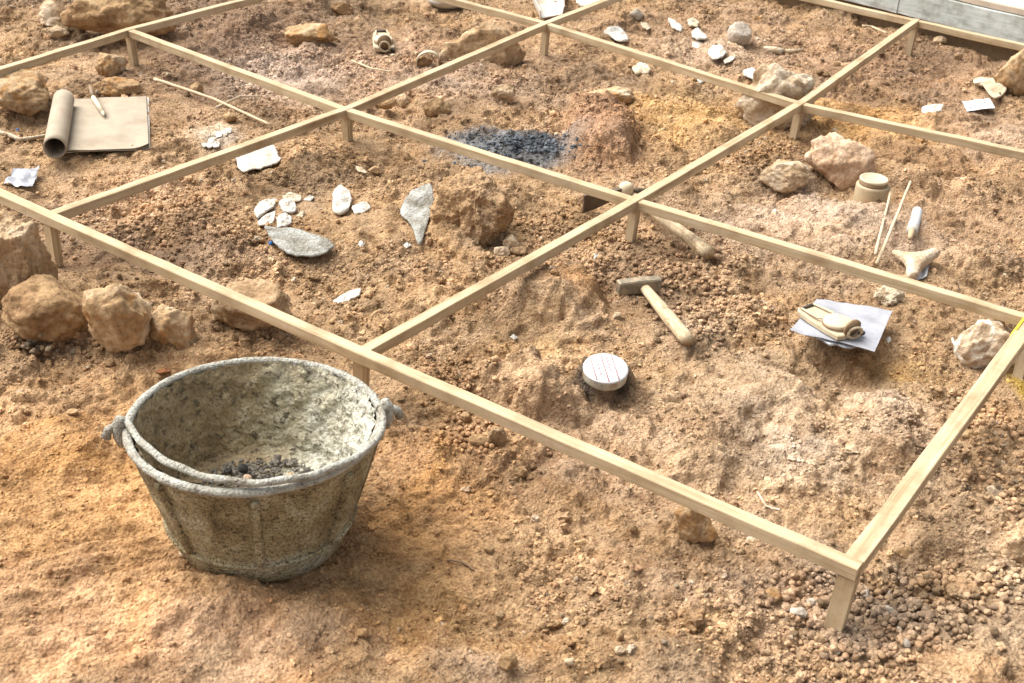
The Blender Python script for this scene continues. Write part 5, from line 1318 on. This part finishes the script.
# ------------------------------------------------------------------ soil crumbs: uncountable, so two objects
def crumbs(name, n, smin, smax, power, lvl, seed, label, pale=.04, dfloor=0.0):
    rg = np.random.RandomState(seed)
    N = int(n*4.5)
    v_ = rg.uniform(FAR_V0+.15, 4.7, N); u_ = rg.uniform(-1, 1, N)*(.20+.46*v_)
    x = CAM[0]+u_*LAT[0]+v_*FWD[0]; y = CAM[1]+u_*LAT[1]+v_*FWD[1]
    i = np.clip(np.searchsorted(GU, u_), 0, nx-1); j = np.clip(np.searchsorted(GV, v_), 0, ny-1)
    keep = rg.rand(N) < np.clip(DEN[j, i]/1.9+dfloor, 0, 1)*(.20+.46*v_)/2.4
    ids = np.nonzero(keep)[0][:n]; x, y, u_, v_ = x[ids], y[ids], u_[ids], v_[ids]; m = len(ids)
    s = smin*(1-rg.rand(m)*(1-(smin/smax)**power))**(-1/power)
    bv, bf = ICO[lvl]; nv = len(bv)
    P = np.broadcast_to(bv, (m, nv, 3)).copy()
    P *= np.clip(1+rg.normal(size=(m, nv, 1))*.20, .62, 1.4)
    P *= np.stack([np.ones(m), rg.uniform(.6, 1, m), rg.uniform(.5, .9, m)], 1)[:, None, :]*s[:, None, None]
    a_ = rg.uniform(0, 2*math.pi, m); b_ = rg.normal(size=m)*.5
    ca, sa, cb, sb = np.cos(a_), np.sin(a_), np.cos(b_), np.sin(b_); Z = np.zeros(m)
    R = np.stack([np.stack([ca, -sa*cb, sa*sb], 1), np.stack([sa, ca*cb, -ca*sb], 1), np.stack([Z, sb, cb], 1)], 1)
    P = np.einsum('mij,mnj->mni', R, P)
    P += np.stack([x, y, gz(x, y)+s*.18], 1)[:, None, :]
    T = gtint(x, y)*np.clip(rg.normal(1.18, .20, (m, 1)), .7, 1.8)
    pl = rg.rand(m) < pale; T[pl] = T[pl]*.35+np.array((.62, .52, .40))*.6
    T = np.clip(T*rg.normal(1, .015, (m, 3)), .004, .8)
    Fc = (bf[None]+np.arange(m)[:, None, None]*nv).reshape(-1)
    o = big_mesh(name, P.reshape(-1, 3), Fc, 3, M_CRUMB, np.repeat(T, nv, 0), False)
    tag(o, label, 'soil', None, 'stuff')
crumbs('soil_crumbs', 150000, .0015, .0044, 1.5, 1, 5, 'fine loose brown soil crumbs strewn over the whole dig', .03, .05)
crumbs('soil_clods', 12000, .0040, .0105, 2.0, 2, 6, 'coarser crumbs and small clods of loose tan soil over the dig', .05)
def gravel(name, items, label, seed):
    """heaps of rounded gravel: nobody could count them"""
    rg = np.random.RandomState(seed); X = []; Y = []
    for px, py, rx, ry, n in items:
        u0, v0, a, b = px_ellipse(px, py, rx, ry)
        U = u0+rg.normal(size=n)*a*.6; V_ = v0+rg.normal(size=n)*b*.6
        X.append(CAM[0]+U*LAT[0]+V_*FWD[0]); Y.append(CAM[1]+U*LAT[1]+V_*FWD[1])
    x = np.concatenate(X); y = np.concatenate(Y); m = len(x)
    s = .0028*(1-rg.rand(m)*(1-(.0028/.0075)**1.7))**(-1/1.7)
    bv, bf = ICO[2]; nv = len(bv); P = np.empty((m, nv, 3))
    for k in range(m):
        q = bv*(1+.16*rg.normal(size=(4, 3))[0]*bv)
        P[k] = q
    P *= np.clip(1+rg.normal(size=(m, nv, 1))*.055, .8, 1.2)
    P *= np.stack([np.ones(m), rg.uniform(.7, 1, m), rg.uniform(.6, .9, m)], 1)[:, None, :]*s[:, None, None]
    a_ = rg.uniform(0, 2*math.pi, m); ca, sa = np.cos(a_)[:, None], np.sin(a_)[:, None]
    P = np.stack([P[..., 0]*ca-P[..., 1]*sa, P[..., 0]*sa+P[..., 1]*ca, P[..., 2]], -1)
    P += np.stack([x, y, gz(x, y)+s*.35+np.abs(rg.normal(size=m))*.0022], 1)[:, None, :]
    T = gtint(x, y)*np.clip(rg.normal(1.2, .2, (m, 1)), .7, 1.8)*np.array((1.0, .98, .97))
    Fc = (bf[None]+np.arange(m)[:, None, None]*nv).reshape(-1)
    o = big_mesh(name, P.reshape(-1, 3), Fc, 3, M_CRUMB, np.repeat(np.clip(T, .01, .8), nv, 0), True)
    tag(o, label, 'gravel', None, 'stuff')
gravel('gravel', [(835, 605, 50, 26, 480), (880, 640, 70, 34, 620), (930, 600, 60, 18, 300), (985, 600, 40, 14, 120), (650, 275, 80, 22, 420), (710, 320, 40, 30, 260), (465, 385, 34, 26, 220), (480, 440, 40, 18, 140),
                  (160, 225, 120, 26, 380), (985, 420, 36, 26, 240), (990, 500, 30, 40, 140), (55, 348, 60, 8, 120), (550, 220, 40, 16, 120), (620, 235, 40, 14, 160), (880, 55, 60, 14, 140), (760, 155, 44, 12, 140), (200, 215, 50, 14, 120)],
       'loose rounded gravel heaped about the corner leg and in the rubble of the cells', 61)
